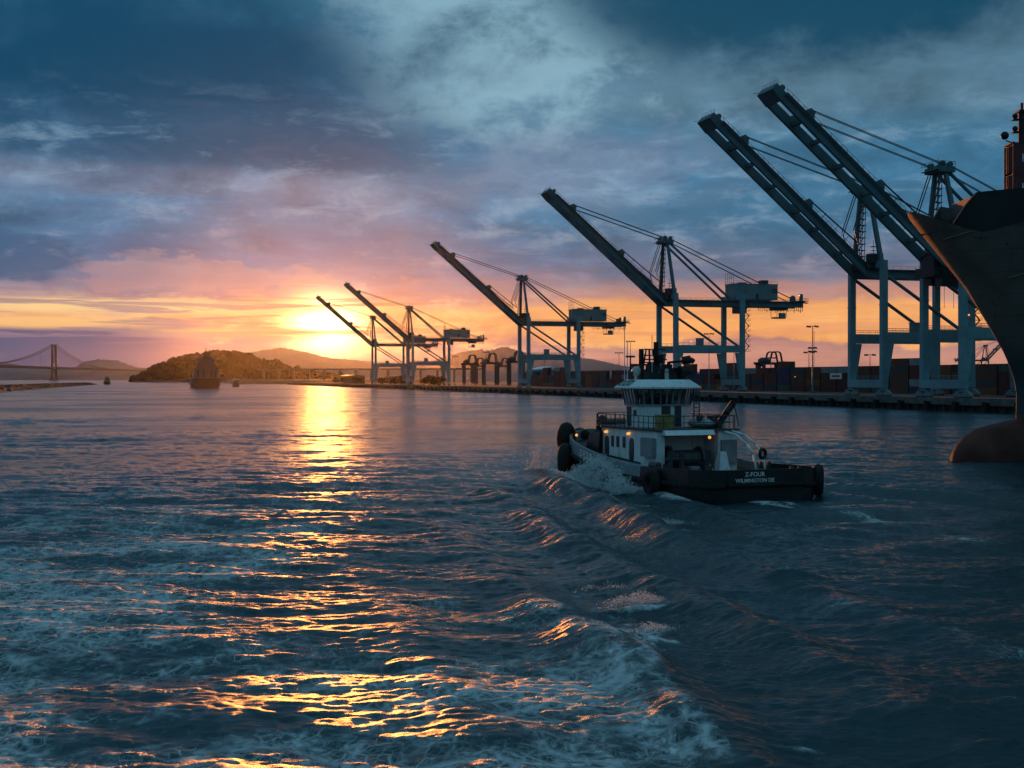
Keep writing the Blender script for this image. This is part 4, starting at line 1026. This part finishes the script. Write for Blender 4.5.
# ------------------------------------------------------------------ tugboat
TUG = thing('tugboat', 'black and white tugboat under way in the middle, wheelhouse with white roof, seen from astern', 'tugboat', (18.3, 93.9, 0), R(21))
YS = [0, .25, .8, 1.8, 3.5, 6, 9, 12, 15, 18, 21, 23.5, 25.5, 27, 28.3, 29.3, 30.0, 30.3]
HB = [3.2, 4.2, 4.9, 5.3, 5.5, 5.55, 5.55, 5.55, 5.55, 5.5, 5.25, 4.85, 4.3, 3.65, 2.8, 1.9, 1.0, .05]
def hb(y): return float(np.interp(y, YS, HB))
def dz_(y): return float(np.interp(y, [0, 10, 14, 20, 26, 30.3], [1.35, 1.35, 1.45, 2.0, 2.7, 3.2]))
def bt(y): return float(np.interp(y, [0, 3, 9, 11, 14, 20, 26, 30.3], [2.25, 2.2, 2.05, 2.05, 2.3, 2.9, 3.6, 4.1]))
yy_ = sorted(set(list(np.linspace(0, 30.3, 44)) + YS))
hu = MB()
for sg in (-1, 1):
    rws = []
    for y in yy_:
        b = hb(y); wl = b*float(np.interp(y, [0, 4, 20, 27, 30.3], [.96, .97, .95, .82, .6])); zd = dz_(y); yo = float(np.interp(y, [24, 30.3], [0, 1.6]))
        rws.append([(0, y-yo*.8, -2.0), (sg*wl*.7, y-yo*.8, -1.8), (sg*wl*.98, y-yo*.55, 0), (sg*(wl*.35+b*.65), y-yo*.25, zd*.55), (sg*b, y, zd-.1), (sg*(b-.02), y, zd), (0, y, zd+.05)])
    hu.grid(rws)
    tr_ = [(0, -.0, -2.0), (sg*2.2, 0, -1.8), (sg*3.1, 0, 0), (sg*3.15, 0, .8), (sg*3.2, 0, 1.35), (sg*3.18, 0, 1.45), (0, 0, 1.5)]
    hu.add(tr_, [tuple(range(7))])
fixn(hu.build('hull', 'black', TUG))
def bulwark(y0, y1, mt, nm, zlow=0.0, stern=False):
    m = MB()
    for sg in (-1, 1):
        o_, i_, u_, w_ = [], [], [], []
        for y in [q for q in yy_ if y0 <= q <= y1]:
            b = hb(y); tb = .06
            o_.append((sg*(b+.03), y, dz_(y)-zlow)); u_.append((sg*(b-.02), y, bt(y))); w_.append((sg*(b-.2), y, bt(y))); i_.append((sg*(max(.0, b-.17)), y, dz_(y)))
        m.grid([o_, u_, w_, i_])
    if stern: m.box(-3.2, 3.2, -.06, .1, 1.25, 2.24)
    return fixn(m.build(nm, mt, TUG))
bulwark(0, 9.0, 'black', 'aft_bulwark', stern=True)
bulwark(8.9, 30.3, 'grey', 'bow_bulwark', .35)
rb_ = MB()
for sg in (-1, 1):
    pr = None
    for y in yy_:
        p = Vector((sg*(hb(y)+.06), y, dz_(y)-.32))
        if pr is not None: rb_.tube(pr, p, .2, n=8)
        pr = p
rb_.tube((-3.2, -.1, 1.13), (3.2, -.1, 1.13), .2, n=8)
rb_.build('rubbing_band', 'rubber', TUG, smooth=True)
def tyre(c, ax, Rr, rr, nm='tyre_fender'):
    return MB().torus(c, ax, Rr, rr, 22, 10).ball(c, Rr*.72, 12, 6, (1, 1, 1) if False else (abs(ax[0])*.25+.75*(1-abs(ax[0])), abs(ax[1])*.25+.75*(1-abs(ax[1])), .9)).build(nm, 'rubber', TUG, smooth=True)
tyre((-5.95, 6.2, .95), (1, 0, 0), .70, .42); tyre((5.3, 1.2, 1.25), (.8, -.6, 0), .78, .42); tyre((5.9, 9, 1.0), (1, 0, 0), .7, .42)
tyre((-4.95, 24.9, 1.55), (.85, -.5, 0), .95, .62, 'bow_fender'); tyre((-3.7, 27.6, 3.35), (.72, -.7, 0), .95, .55, 'bow_fender'); tyre((3.7, 27.6, 3.35), (.72, .7, 0), .95, .55, 'bow_fender')
tyre((4.95, 24.9, 1.55), (.85, .5, 0), .95, .62, 'bow_fender'); tyre((-1.2, 30.2, 2.6), (.35, -.95, 0), 1.0, .6, 'bow_fender'); tyre((1.2, 30.2, 2.6), (.35, .95, 0), 1.0, .6, 'bow_fender')
# name on the stern and on the port bow
text_mesh('stern_name', 'Z-FOUR', .46, 'letter', TUG, basis((-.9, -.085, 1.90), (1, 0, 0), (0, 0, 1)))
text_mesh('home_port', 'WILMINGTON DE', .40, 'letter', TUG, basis((-.9, -.085, 1.46), (1, 0, 0), (0, 0, 1)))
ya, yb = 21.0, 17.6
pa = Vector((-hb(ya)-.09, ya, (dz_(ya)+bt(ya))/2-.1)); pb = Vector((-hb(yb)-.09, yb, (dz_(yb)+bt(yb))/2-.1))
text_mesh('bow_name', 'Z-FOUR', .85, 'letter', TUG, basis((pa+pb)/2+Vector((-.06, 0, 0)), pb-pa, (0, 0, 1)), italic=.1)
# deckhouse with an open working recess at its after end
DH = bpy.data.objects.new('deckhouse', None); COL.objects.link(DH); DH.parent = TUG
OUT = [(-3.6, 8.2), (-3.6, 18.2), (-2.6, 20.6), (2.6, 20.6), (3.6, 18.2), (3.6, 8.2), (1.9, 8.2), (1.9, 10.6), (-2.9, 10.6), (-2.9, 8.2)]
fixn(MB().prism(OUT, 1.4, 4.62).build('wall', 'white', DH))
OUT2 = [(-3.75, 8.0), (-3.75, 18.3), (-2.7, 20.8), (2.7, 20.8), (3.75, 18.3), (3.75, 8.0)]
fixn(MB().prism(OUT2, 4.625, 4.78).build('upper_deck', 'deck', DH))
MB().hexa([(-3.2, 7.4, 4.35), (1.2, 7.4, 4.35), (1.2, 8.4, 4.35), (-3.2, 8.4, 4.35)], [(-3.2, 7.7, 4.72), (1.2, 7.7, 4.72), (1.2, 8.4, 4.72), (-3.2, 8.4, 4.72)]).build('awning', 'white', DH)
MB().box(-4.0, -3.62, 8.3, 10.3, 2.6, 4.1).build('vent_box', 'grey', DH); MB().box(2.1, 3.5, 7.95, 8.18, 2.0, 3.9).build('vent_panel', 'grey', DH)
MB().box(-2.85, -1.0, 10.5, 10.58, 1.5, 3.4).build('recess_panel', 'grey', DH)
def port_door(y):
    pts = []
    for i in range(16):
        a = 2*math.pi*i/16; pts.append((math.copysign(abs(math.cos(a))**.6, math.cos(a))*.40, math.copysign(abs(math.sin(a))**.6, math.sin(a))*.95))
    m = MB(); m.add([(-3.66, y+p, 3.0+q) for p, q in pts]+[(-3.60, y+p, 3.0+q) for p, q in pts], [tuple(range(16))]+[(i, (i+1) % 16, 16+(i+1) % 16, 16+i) for i in range(16)])
    d = fixn(m.build('door', 'steel', DH)); MB().box(-3.72, -3.66, y+.18, y+.30, 2.95, 3.05).build('door_handle', 'grey', d)
for y in (17.3, 12.6): port_door(y)
for y in (16.2, 15.2, 14.0):
    MB().box(-3.66, -3.60, y-.22, y+.22, 3.1, 4.0).build('window', 'ink', DH)
for y in (17.3, 13.0):
    MB().ball((-3.78, y, 4.28), .12, 10, 6).box(-3.75, -3.6, y-.1, y+.1, 4.2, 4.4).build('bulkhead_lamp', 'lamp', DH)
MB().ball((1.0, 8.0, 4.12), .13, 10, 6).build('deck_lamp', 'lamp', DH)
MB().ball((-3.75, 25.2, 3.75), .13, 10, 6).build('bow_lamp', 'lamp', TUG)
MB().beam((-3.64, 18.2, 2.35), (-3.64, 11, 2.0), .1, .12).build('grab_rail', 'steel', DH)
# winches and gear on the after deck
m = MB().tube((-1.9, 8.6, 2.4), (.6, 8.6, 2.4), .72, n=16); m.tube((-2.1, 8.6, 2.4), (-1.9, 8.6, 2.4), 1.0, n=16); m.tube((.6, 8.6, 2.4), (.8, 8.6, 2.4), 1.0, n=16); m.box(-2.3, 1.0, 8.0, 9.2, 1.45, 1.8); m.box(.9, 1.5, 8, 9.2, 1.45, 3.1); m.build('towing_winch', 'steel', TUG)
m = MB().tube((-2.6, 7.2, 1.45), (-2.6, 7.2, 3.1), .22, n=10); m.tube((-1.6, 7.2, 1.45), (-1.6, 7.2, 3.1), .22, n=10); m.tube((-3.0, 7.2, 2.5), (-1.2, 7.2, 2.5), .16, n=10); m.build('towing_bitt', 'steel', TUG)
m = MB()
for x, y in ((-4.6, 7.4), (4.6, 7.4), (-3.9, 2.0), (3.9, 2.0)): m.tube((x-.35, y, 1.45), (x-.35, y, 2.25), .16, n=8); m.tube((x+.35, y, 1.45), (x+.35, y, 2.25), .16, n=8)
m.tube((-5.2, 6.6, 2.2), (-5.2, 7.8, 2.2), .28, n=8); m.build('bollards', 'steel', TUG).name = 'mooring_bitts'
MB().hexa([(1.6, 6.9, 1.45), (2.6, 6.9, 1.45), (2.6, 7.9, 1.45), (1.6, 7.9, 1.45)], [(1.9, 7.2, 3.0), (2.4, 7.2, 3.0), (2.4, 7.7, 3.0), (1.9, 7.7, 3.0)]).build('deck_post', 'white', TUG)
m = MB(); ap = [(3.4, 8.0, 4.6), (4.0, 7.0, 4.3), (4.5, 6.2, 3.6), (4.75, 5.6, 2.8), (4.8, 5.3, 1.5)]; m.path(ap, .10, 8); m.path([(p[0]-.7, p[1]+.2, p[2]) for p in ap], .10, 8)
m.build('towing_arch', 'white', TUG, smooth=True)
MB().torus((4.6, 5.4, 2.9), (.3, -1, 0), .34, .14, 16, 8).build('life_ring', 'black', TUG, smooth=True)
# davit with boat, starboard
m = MB().beam((2.6, 9.2, 4.8), (3.9, 8.6, 6.9), .34, .5); m.beam((3.9, 8.6, 6.9), (3.1, 8.3, 6.1), .16, .2); m.tube((2.6, 9.2, 4.7), (2.6, 9.2, 5.4), .35, n=10); m.tube((3.9, 8.6, 6.9), (4.2, 8.3, 5.0), .04, n=5); m.build('davit', 'black', TUG)
m = MB().ball((1.9, 10.2, 5.15), 1.0, 14, 8, (1.0, 1.7, .42)); m.box(1.2, 2.6, 9.2, 11.2, 5.1, 5.35); m.build('work_boat', 'grey', TUG, smooth=False)
m = MB(); r_ = random.Random(5)
for i in range(9):
    x = 1.2+r_.random()*2.2; y = 8.4+r_.random()*2.4; m.box(x-.15, x+.2, y-.2, y+.15, 4.78, 5.2+r_.random()*.7)
m.build('deck_gear', 'steel', TUG)
# foredeck winch and staple
m = MB().tube((-1.6, 24.2, 4.3), (1.6, 24.2, 4.3), .9, n=16); m.tube((-1.75, 24.2, 4.3), (-1.6, 24.2, 4.3), 1.25, n=18); m.tube((1.6, 24.2, 4.3), (1.75, 24.2, 4.3), 1.25, n=18); m.box(-2.3, 2.3, 23.2, 25.2, 3.0, 3.6); m.build('bow_winch', 'black', TUG)
m = MB().path([(-2.9, 22.2, 2.6), (-2.9, 22.2, 4.4), (-2.6, 22.4, 4.75), (-1.4, 22.5, 4.75), (-1.0, 22.5, 4.5), (-1.0, 22.5, 2.6)], .34, 10); m.build('bow_staple', 'black', TUG, smooth=True)
MB().hexa([(-4.2, 19.8, 2.2), (-2.2, 20.8, 2.2), (-1.6, 23.4, 2.6), (-3.7, 23.4, 2.6)], [(-3.9, 19.9, 4.3), (-2.3, 20.8, 4.5), (-1.7, 23.2, 4.2), (-3.4, 23.2, 4.0)]).build('rope_locker', 'black', TUG)
# railings of the upper deck
m = MB()
for a, b in zip(OUT2, OUT2[1:]): rail(m, (a[0]*.97, a[1], 4.78), (b[0]*.97, b[1], 4.78), 1.05, .85, .035)
rail(m, (-3.6, 8.1, 4.78), (3.6, 8.1, 4.78), 1.05, .85, .035); m.build('railing', 'steel', TUG)
MB().box(-2.2, -1.0, 9.6, 10.6, 4.79, 5.9).build('canvas_locker', 'tan', TUG)
# wheelhouse
WX, WY = -.2, 14.6
def octo(rx, ry, c=.42): return [(WX-rx, WY-ry*c), (WX-rx, WY+ry*c), (WX-rx*c, WY+ry), (WX+rx*c, WY+ry), (WX+rx, WY+ry*c), (WX+rx, WY-ry*c), (WX+rx*c, WY-ry), (WX-rx*c, WY-ry)]
WHO = bpy.data.objects.new('wheelhouse', None); COL.objects.link(WHO); WHO.parent = TUG
lo_, si_, to_ = octo(2.45, 2.5), octo(2.5, 2.55), octo(2.78, 2.8)
fixn(MB().prism(lo_, 4.78, 6.62).build('wall', 'white', WHO))
m = MB()
for i in range(8):
    a, b = Vector((*si_[i], 6.62)), Vector((*si_[(i+1) % 8], 6.62)); c, d = Vector((*to_[i], 8.0)), Vector((*to_[(i+1) % 8], 8.0))
    n = 4 if i % 2 == 0 else 3
    for k in range(n+1):
        f = k/n; m.beam(a.lerp(b, f), c.lerp(d, f), .13 if k in (0, n) else .09, .12)
    m.beam(c, d, .16, .16); m.beam(a, b, .16, .12)
m.build('window_frame', 'grey', WHO)
for i in range(8):
    a, b = Vector((*si_[i], 6.66)), Vector((*si_[(i+1) % 8], 6.66)); c, d = Vector((*to_[i], 7.96)), Vector((*to_[(i+1) % 8], 7.96))
    MB().add([a, b, d, c], [(0, 1, 2, 3)]).build('window_pane', 'glass', WHO)
fixn(MB().prism(octo(2.4, 2.45), 6.625, 6.66).build('floor', 'deck', WHO))
MB().box(WX-1.2, WX+1.2, WY-.6, WY+.9, 6.66, 7.25).box(WX-.35, WX+.35, WY-1.7, WY-1.0, 6.66, 7.5).build('console', 'black', WHO)
ro, ri = octo(3.35, 3.4), octo(2.45, 2.5)
m = MB(); m.prism(ro, 7.98, 8.10); m.add([(x, y, 8.101) for x, y in ro]+[(x, y, 8.72) for x, y in ri], [(i, (i+1) % 8, 8+(i+1) % 8, 8+i) for i in range(8)]+[tuple(range(8, 16))])
rf = fixn(m.build('roof', 'white', WHO))
# dark company lettering on the port slope of the roof
mid = (Vector((*ro[0], 8.1))+Vector((*ro[1], 8.1))+Vector((*ri[0], 8.72))+Vector((*ri[1], 8.72)))/4
ups = (Vector((*ri[0], 8.72))-Vector((*ro[0], 8.1))); ups.y = 0
lg = MB()
for k in range(3):
    y = .8-k*.8
    for (y0, y1, x0, x1) in ((y-.28, y+.28, -.38, -.24), (y-.28, y+.28, .24, .38), (y-.30, y-.16, -.30, .30), (y+.16, y+.30, -.30, .30)): lg.box(x0, x1, y0, y1, .006, .02)
o = lg.build('roof_mark', 'ink', WHO); o.matrix_local = basis(mid+Vector((-.004, 0, .008)), ups, (0, 1, 0))
for x, y, w_, h_, mt in ((-2.47, .4, .8, 1.6, 'ink'), (-2.67, -.7, .5, .5, 'ink')): MB().box(WX-2.49, WX-2.44, WY+y-w_/2, WY+y+w_/2, 4.85 if h_ > 1 else 5.7, 4.85+h_ if h_ > 1 else 5.7+h_).build('side_door', mt, WHO)
m = MB().box(WX-.95, WX-.15, WY-2.56, WY-2.49, 4.85, 6.55).box(WX+.25, WX+.85, WY-2.56, WY-2.49, 4.85, 6.55); m.build('aft_door', 'steel', WHO)
# side locker stacks and ladders around the wheelhouse
m = MB()
for k in (-.25, .25): m.tube((2.1+k, 11.4, 4.8), (2.1+k, 11.5, 8.0), .05, n=5)
for i in range(9): m.tube((1.85, 11.45, 5.1+i*.33), (2.35, 11.45, 5.1+i*.33), .035, n=5)
for k in (.2, .7): m.tube((WX+1.7+k, WY-2.9, 6.7), (WX+1.7+k, WY-2.9, 8.0), .05, n=5)
m.build('ladder', 'steel', TUG)
# exhaust stacks, mast, fire monitor, aerials on the roof
m = MB()
m.tube((-.9, 15.6, 8.6), (-.9, 15.6, 11.3), .24, .22, 12); m.tube((.5, 15.6, 8.6), (.5, 15.6, 11.9), .26, .22, 12); m.build('exhaust_stack', 'black', TUG, smooth=False)
m = MB()
for k in (-1.3, -.4, .5, 1.0): m.tube((k*.9-.2, 14.6, 8.7), (k*.35-.2, 15.2, 11.2), .08, n=6)
for z in (9.4, 10.1, 10.7, 11.2): m.box(-.9, .9, 14.7, 15.1, z, z+.1)
m.box(-.75, -.35, 14.4, 14.8, 9.5, 10.1); m.box(.2, .6, 14.4, 14.8, 10.2, 10.7); m.tube((-1.4, 14.8, 10.4), (1.1, 14.8, 10.4), .06, n=5); m.build('mast', 'black', TUG)
m = MB().box(-1.5, 1.2, 13.2, 15.0, 8.72, 9.3); m.box(-1.2, -.4, 13.4, 14.2, 9.3, 9.9); m.box(.3, .9, 13.4, 14.2, 9.3, 10.0); m.build('equipment_box', 'black', TUG)
MB().tube((.1, 12.9, 8.72), (.1, 12.9, 9.3), .18, n=8).ball((.1, 12.9, 9.45), .17, 10, 6).build('roof_lamp', 'lamp_off', TUG)
m = MB().tube((1.0, 14.3, 8.72), (1.0, 14.3, 10.2), .16, n=8); m.beam((1.0, 14.3, 10.15), (2.1, 13.9, 10.25), .18, .2); m.tube((2.0, 13.9, 10.3), (2.75, 13.7, 10.4), .32, .36, 12); m.tube((2.75, 13.7, 10.4), (3.05, 13.6, 10.2), .25, .2, 10); m.build('fire_monitor', 'black', TUG)
m = MB().tube((2.1, 14.0, 8.72), (2.1, 14.0, 9.0), .4, n=10); m.tube((1.7, 13.7, 9.4), (2.7, 13.7, 9.4), .45, n=12); m.box(1.3, 1.7, 13.9, 14.5, 8.72, 9.7); m.build('searchlight', 'black', TUG)
MB().tube((-1.75, 14.8, 8.72), (-1.75, 14.8, 9.0), .12, n=8).ball((-1.75, 14.8, 9.4), .42, 14, 8).build('radome', 'white', TUG, smooth=True)
m = MB().tube((-1.6, 14.2, 8.72), (-1.6, 14.2, 9.9), .05, n=6); m.beam((-2.6, 14.2, 9.95), (-.6, 14.2, 9.95), .12, .14); m.build('radar_scanner', 'black', TUG)
m = MB().tube((-2.45, 15.6, 8.6), (-2.45, 15.6, 13.2), .035, n=5); m.tube((-1.9, 16.2, 8.6), (-1.9, 16.2, 11.9), .04, n=5); m.tube((-1.0, 13.4, 8.7), (-1.0, 13.4, 12.4), .03, n=5); m.build('whip_aerial', 'white', TUG)
m = MB().tube((-2.5, 14.4, 8.7), (-2.5, 14.4, 10.55), .06, n=6); m.box(-2.85, -2.15, 14.2, 14.6, 10.55, 10.7); m.box(-2.7, -2.3, 14.3, 14.5, 8.72, 9.4); m.build('light_post', 'steel', TUG)

r_ = random.Random(12)
for k in range(7):
    x, y = r_.uniform(-3.2, -1.2), r_.uniform(6.0, 7.6); MB().box(x, x+r_.uniform(.3, .8), y, y+r_.uniform(.3, .7), 1.36, 1.36+r_.uniform(.3, 1.0)).build('deck_locker', ('steel', 'grey', 'black')[k % 3], TUG)
for (x, y, z) in ((-4.2, 5.4, 1.5), (2.4, 4.2, 1.5), (-1.6, 3.2, 1.5)):
    m = MB()
    for q in range(4): m.torus((x, y, z+q*.11), (0, 0, 1), .52-.03*q, .075, 18, 6)
    m.build('rope_coil', 'tan', TUG, smooth=True)
MB().path([(-3.9, 2.0, 2.1), (-2.6, 3.6, 1.62), (-1.2, 5.0, 1.55), (-.6, 7.0, 2.2)], .06, 6).build('hawser', 'tan', TUG)
for o in (DH, WHO): o.location.y += 1.8
for ch in TUG.children:
    if ch.name.split('.')[0] in ('railing', 'canvas_locker', 'ladder', 'exhaust_stack', 'mast', 'equipment_box', 'roof_lamp', 'fire_monitor', 'searchlight', 'radome', 'radar_scanner', 'whip_aerial', 'light_post', 'davit', 'work_boat', 'deck_gear', 'towing_winch', 'towing_bitt', 'deck_post', 'towing_arch', 'life_ring'):
        ch.location.y += 1.8; ch.location.x += -.35
# ------------------------------------------------------------------ bow spray
def spray(name, n, fn, label, rmin, rmax, seed):
    r_ = random.Random(seed); m = MB(); me_v = []; me_f = []
    tet = [(1, 1, 1), (-1, -1, 1), (-1, 1, -1), (1, -1, -1)]
    for k in range(n):
        p = fn(r_)
        if fbm(p.x*1.3, p.y*1.3, p.z*1.6+seed*5) < r_.uniform(-.4, .2): continue
        s_ = r_.uniform(rmin, rmax)*(1 if r_.random() > .12 else 1.9)
        q = Vector((r_.gauss(0, 1), r_.gauss(0, 1), r_.gauss(0, 1))).normalized(); a = q.orthogonal().normalized(); b = q.cross(a)
        m.add([p+q*s_, p+a*s_, p+b*s_, p-q*s_, p-a*s_, p-b*s_], [(0, 1, 2), (0, 2, 4), (0, 4, 5), (0, 5, 1), (3, 2, 1), (3, 4, 2), (3, 5, 4), (3, 1, 5)])
    o = m.build(name, M['spray'], None, kind='stuff'); o['label'] = label; return o
ms = bpy.data.materials.new('spray'); ms.use_nodes = True; ms.node_tree.nodes.clear(); t = NT(ms.node_tree)
d1 = t.new('ShaderNodeBsdfDiffuse'); d1.inputs[0].default_value = (.9, .92, .94, 1); d2 = t.new('ShaderNodeBsdfTranslucent'); d2.inputs[0].default_value = (.9, .92, .93, 1)
mx = t.new('ShaderNodeMixShader'); mx.inputs[0].default_value = .5; t.l.new(d1.outputs[0], mx.inputs[1]); t.l.new(d2.outputs[0], mx.inputs[2])
tr = t.new('ShaderNodeBsdfTransparent'); mx2 = t.new('ShaderNodeMixShader'); mx2.inputs[0].default_value = .8; t.l.new(tr.outputs[0], mx2.inputs[1]); t.l.new(mx.outputs[0], mx2.inputs[2])
oo = t.new('ShaderNodeOutputMaterial'); t.l.new(mx2.outputs[0], oo.inputs[0]); M['spray'] = ms
TM = Matrix.Translation((18.3, 93.9, 0)) @ Matrix.Rotation(R(21), 4, 'Z')
def side_spray(r_):
    y = 8.0+16*r_.random()**.8; hgt = 2.7*max(0, 1-abs(y-14.5)/8.5)*r_.random()**1.6 ; lat = abs(r_.gauss(0, .55))+.15*(24-y)*r_.random()*.5
    return TM @ Vector((-hb(y)-.2-lat, y, hgt+.1*r_.random()))
def bow_spray(r_):
    f = r_.random(); y = 25.5+3.0*r_.random(); hgt = 2.7*f**1.7; lat = 1.2+abs(r_.gauss(0, .5))+.35*(1-f)*2.2
    return TM @ Vector((-hb(24)-lat, y, hgt))
def low_spray(r_):
    y = 14+12*r_.random(); lat = .8+3.2*r_.random(); return TM @ Vector((-hb(min(y, 24))-lat, y, .15+.7*r_.random()**2*max(0, 1-abs(lat-1.6)/2.4)))
spray('side_spray', 24000, side_spray, 'white spray thrown up along the port side of the tug', .012, .05, 1)
spray('bow_spray', 9000, bow_spray, 'sunlit pink spray at the bow of the tug', .012, .045, 2)
spray('low_spray', 8000, low_spray, 'foam tumbling off the tug bow wave', .012, .05, 3)

# broken crests of the wake, tossed up high enough to catch the sun
for n_, (px, py, wd, hg, cnt, lb) in enumerate(((640, 604, .9, .6, 2200, 'sunlit breaking crest in the middle of the wake, the largest'), (790, 578, .7, .45, 900, 'small sunlit crest alone in the dark water below the tug stern'),
        (668, 525, 1.3, .4, 1300, 'sunlit crest close behind the tug'), (652, 632, .6, .3, 700, 'foam tumbling below the largest breaking crest'), (605, 590, .8, .25, 500, 'low foam crest left of the largest one'))):
    cx_, cy_ = sea(px, py)
    def crest(r_, cx_=cx_, cy_=cy_, wd=wd, hg=hg):
        a = r_.gauss(0, .45); return Vector((cx_+a*wd*1.5, cy_+.35*a+r_.gauss(0, .42)*wd, (.08+hg*.75*max(0, 1-abs(a))*r_.random()**1.6)))
    spray('crest_foam', int(cnt*1.6), crest, lb, .005, .018, 11+n_)
# ------------------------------------------------------------------ far vessels
c = thing('cargo_ship', 'cargo ship sailing away under the wooded island, seen square on its stern', 'ship', far_pt(206.5, 1204, 0), R(15))
rows = []
for y, b, zt in ((0, .86, 9), (4, .97, 9), (15, 1, 8.8), (120, 1, 8.8), (150, .7, 9.5), (168, .05, 11)): rows.append([(-13.4*b, y, zt), (-13.2*b, y, 3), (-10.5*b, y, -2), (10.5*b, y, -2), (13.2*b, y, 3), (13.4*b, y, zt)])
m = MB().grid(rows); m.add(rows[0], [(0, 1, 2, 3, 4, 5)]); m.grid([[r[0] for r in rows], [r[-1] for r in rows]]); fixn(m.build('hull', mat('far_hull', (.07, .035, .03), .6, var=.2), c))
m = MB().box(-11.2, 11.2, 8, 22, 8.9, 17); m.box(-9.2, 9.2, 8.5, 21, 17, 22.5); m.box(-7.2, 7.2, 9, 21, 22.5, 27); m.box(-12.2, 12.2, 14, 18, 26.2, 27.8); m.box(-6, 6, 13.5, 18.5, 27.8, 29.6)
for z, w_ in ((12, 11.8), (14.6, 11.8), (17, 11.4), (19.8, 9.6), (22.4, 9.4), (25, 7.6)): m.box(-w_, w_, 7.0, 9.2, z, z+.35)
sp = m.build('superstructure', mat('far_house', (.20, .165, .155), .6, var=.2), c)
for x in (-7.5, -2.5, 4.8, 8.4): MB().box(x-.9, x+.9, 7.9, 7.99, 10, 16.5).build('dark_bay', 'steel', sp)
MB().box(-2.6, 2.6, 9, 15, 27, 33).hexa([(-2.2, 9.5, 33), (2.2, 9.5, 33), (2.2, 14.5, 33), (-2.2, 14.5, 33)], [(-1.6, 10, 34.4), (1.6, 10, 34.4), (1.6, 14, 34.4), (-1.6, 14, 34.4)]).build('funnel', mat('funnel_paint', (.12, .05, .04), .6), c)
m = MB().tube((0, 17, 28), (0, 17, 38), .4, n=6); m.tube((-4, 17, 33), (4, 17, 33), .25, n=5); m.tube((-8, 12, 27), (-8, 12, 31.5), .4, n=5); m.tube((8, 12, 27), (8, 12, 31.5), .4, n=5); m.build('mast', 'steel', c)
m = MB()
for x in (-11.8, 11.8): m.box(x-1, x+1, 1, 6, 9, 14)
m.build('stern_block', 'grey', c)
def boat(px, Y, L, B, H, label, hull, top, rz, name='boat', cat='boat', mast_h=3):
    c = thing(name, label, cat, far_pt(px, Y, 0), rz)
    rows = []
    for y, b, zt in ((0, .85, 1.0), (.2, 1, 1.0), (.7, 1, 1.1), (.9, .6, 1.35), (1, .05, 1.5)): rows.append([(-B/2*b, y*L, H*.3*zt), (-B/2*b*.85, y*L, -.6), (B/2*b*.85, y*L, -.6), (B/2*b, y*L, H*.3*zt)])
    m = MB().grid(rows); m.add(rows[0], [(0, 1, 2, 3)]); m.grid([[r[0] for r in rows], [r[-1] for r in rows]]); fixn(m.build('hull', hull, c))
    MB().box(-B*.38, B*.38, L*.15, L*.75, H*.3+.02, H*.62).box(-B*.3, B*.3, L*.45, L*.7, H*.62, H).build('cabin', top, c)
    MB().box(-B*.385, B*.385, L*.2, L*.7, H*.44, H*.54).build('window_band', 'ink', c)
    MB().tube((0, L*.5, H), (0, L*.5, H+mast_h), .18, n=5).tube((-B*.2, L*.5, H+mast_h*.6), (B*.2, L*.5, H+mast_h*.6), .12, n=5).build('mast', 'steel', c)
boat(107.5, 2000, 30, 10.5, 11, 'small ferry with pale upper deck heading out past the bridge tower', 'rock', 'tan', R(20), 'ferry', 'ferry')
boat(235.5, 1400, 26, 8.5, 6, 'small dark tug just right of the departing cargo ship', 'black', 'steel', R(10), 'far_tug', 'tugboat')
boat(227.5, 2300, 40, 14, 9, 'pale boat between the departing cargo ship and the small dark tug', 'grey', 'grey', R(-30), 'motor_yacht', 'boat')
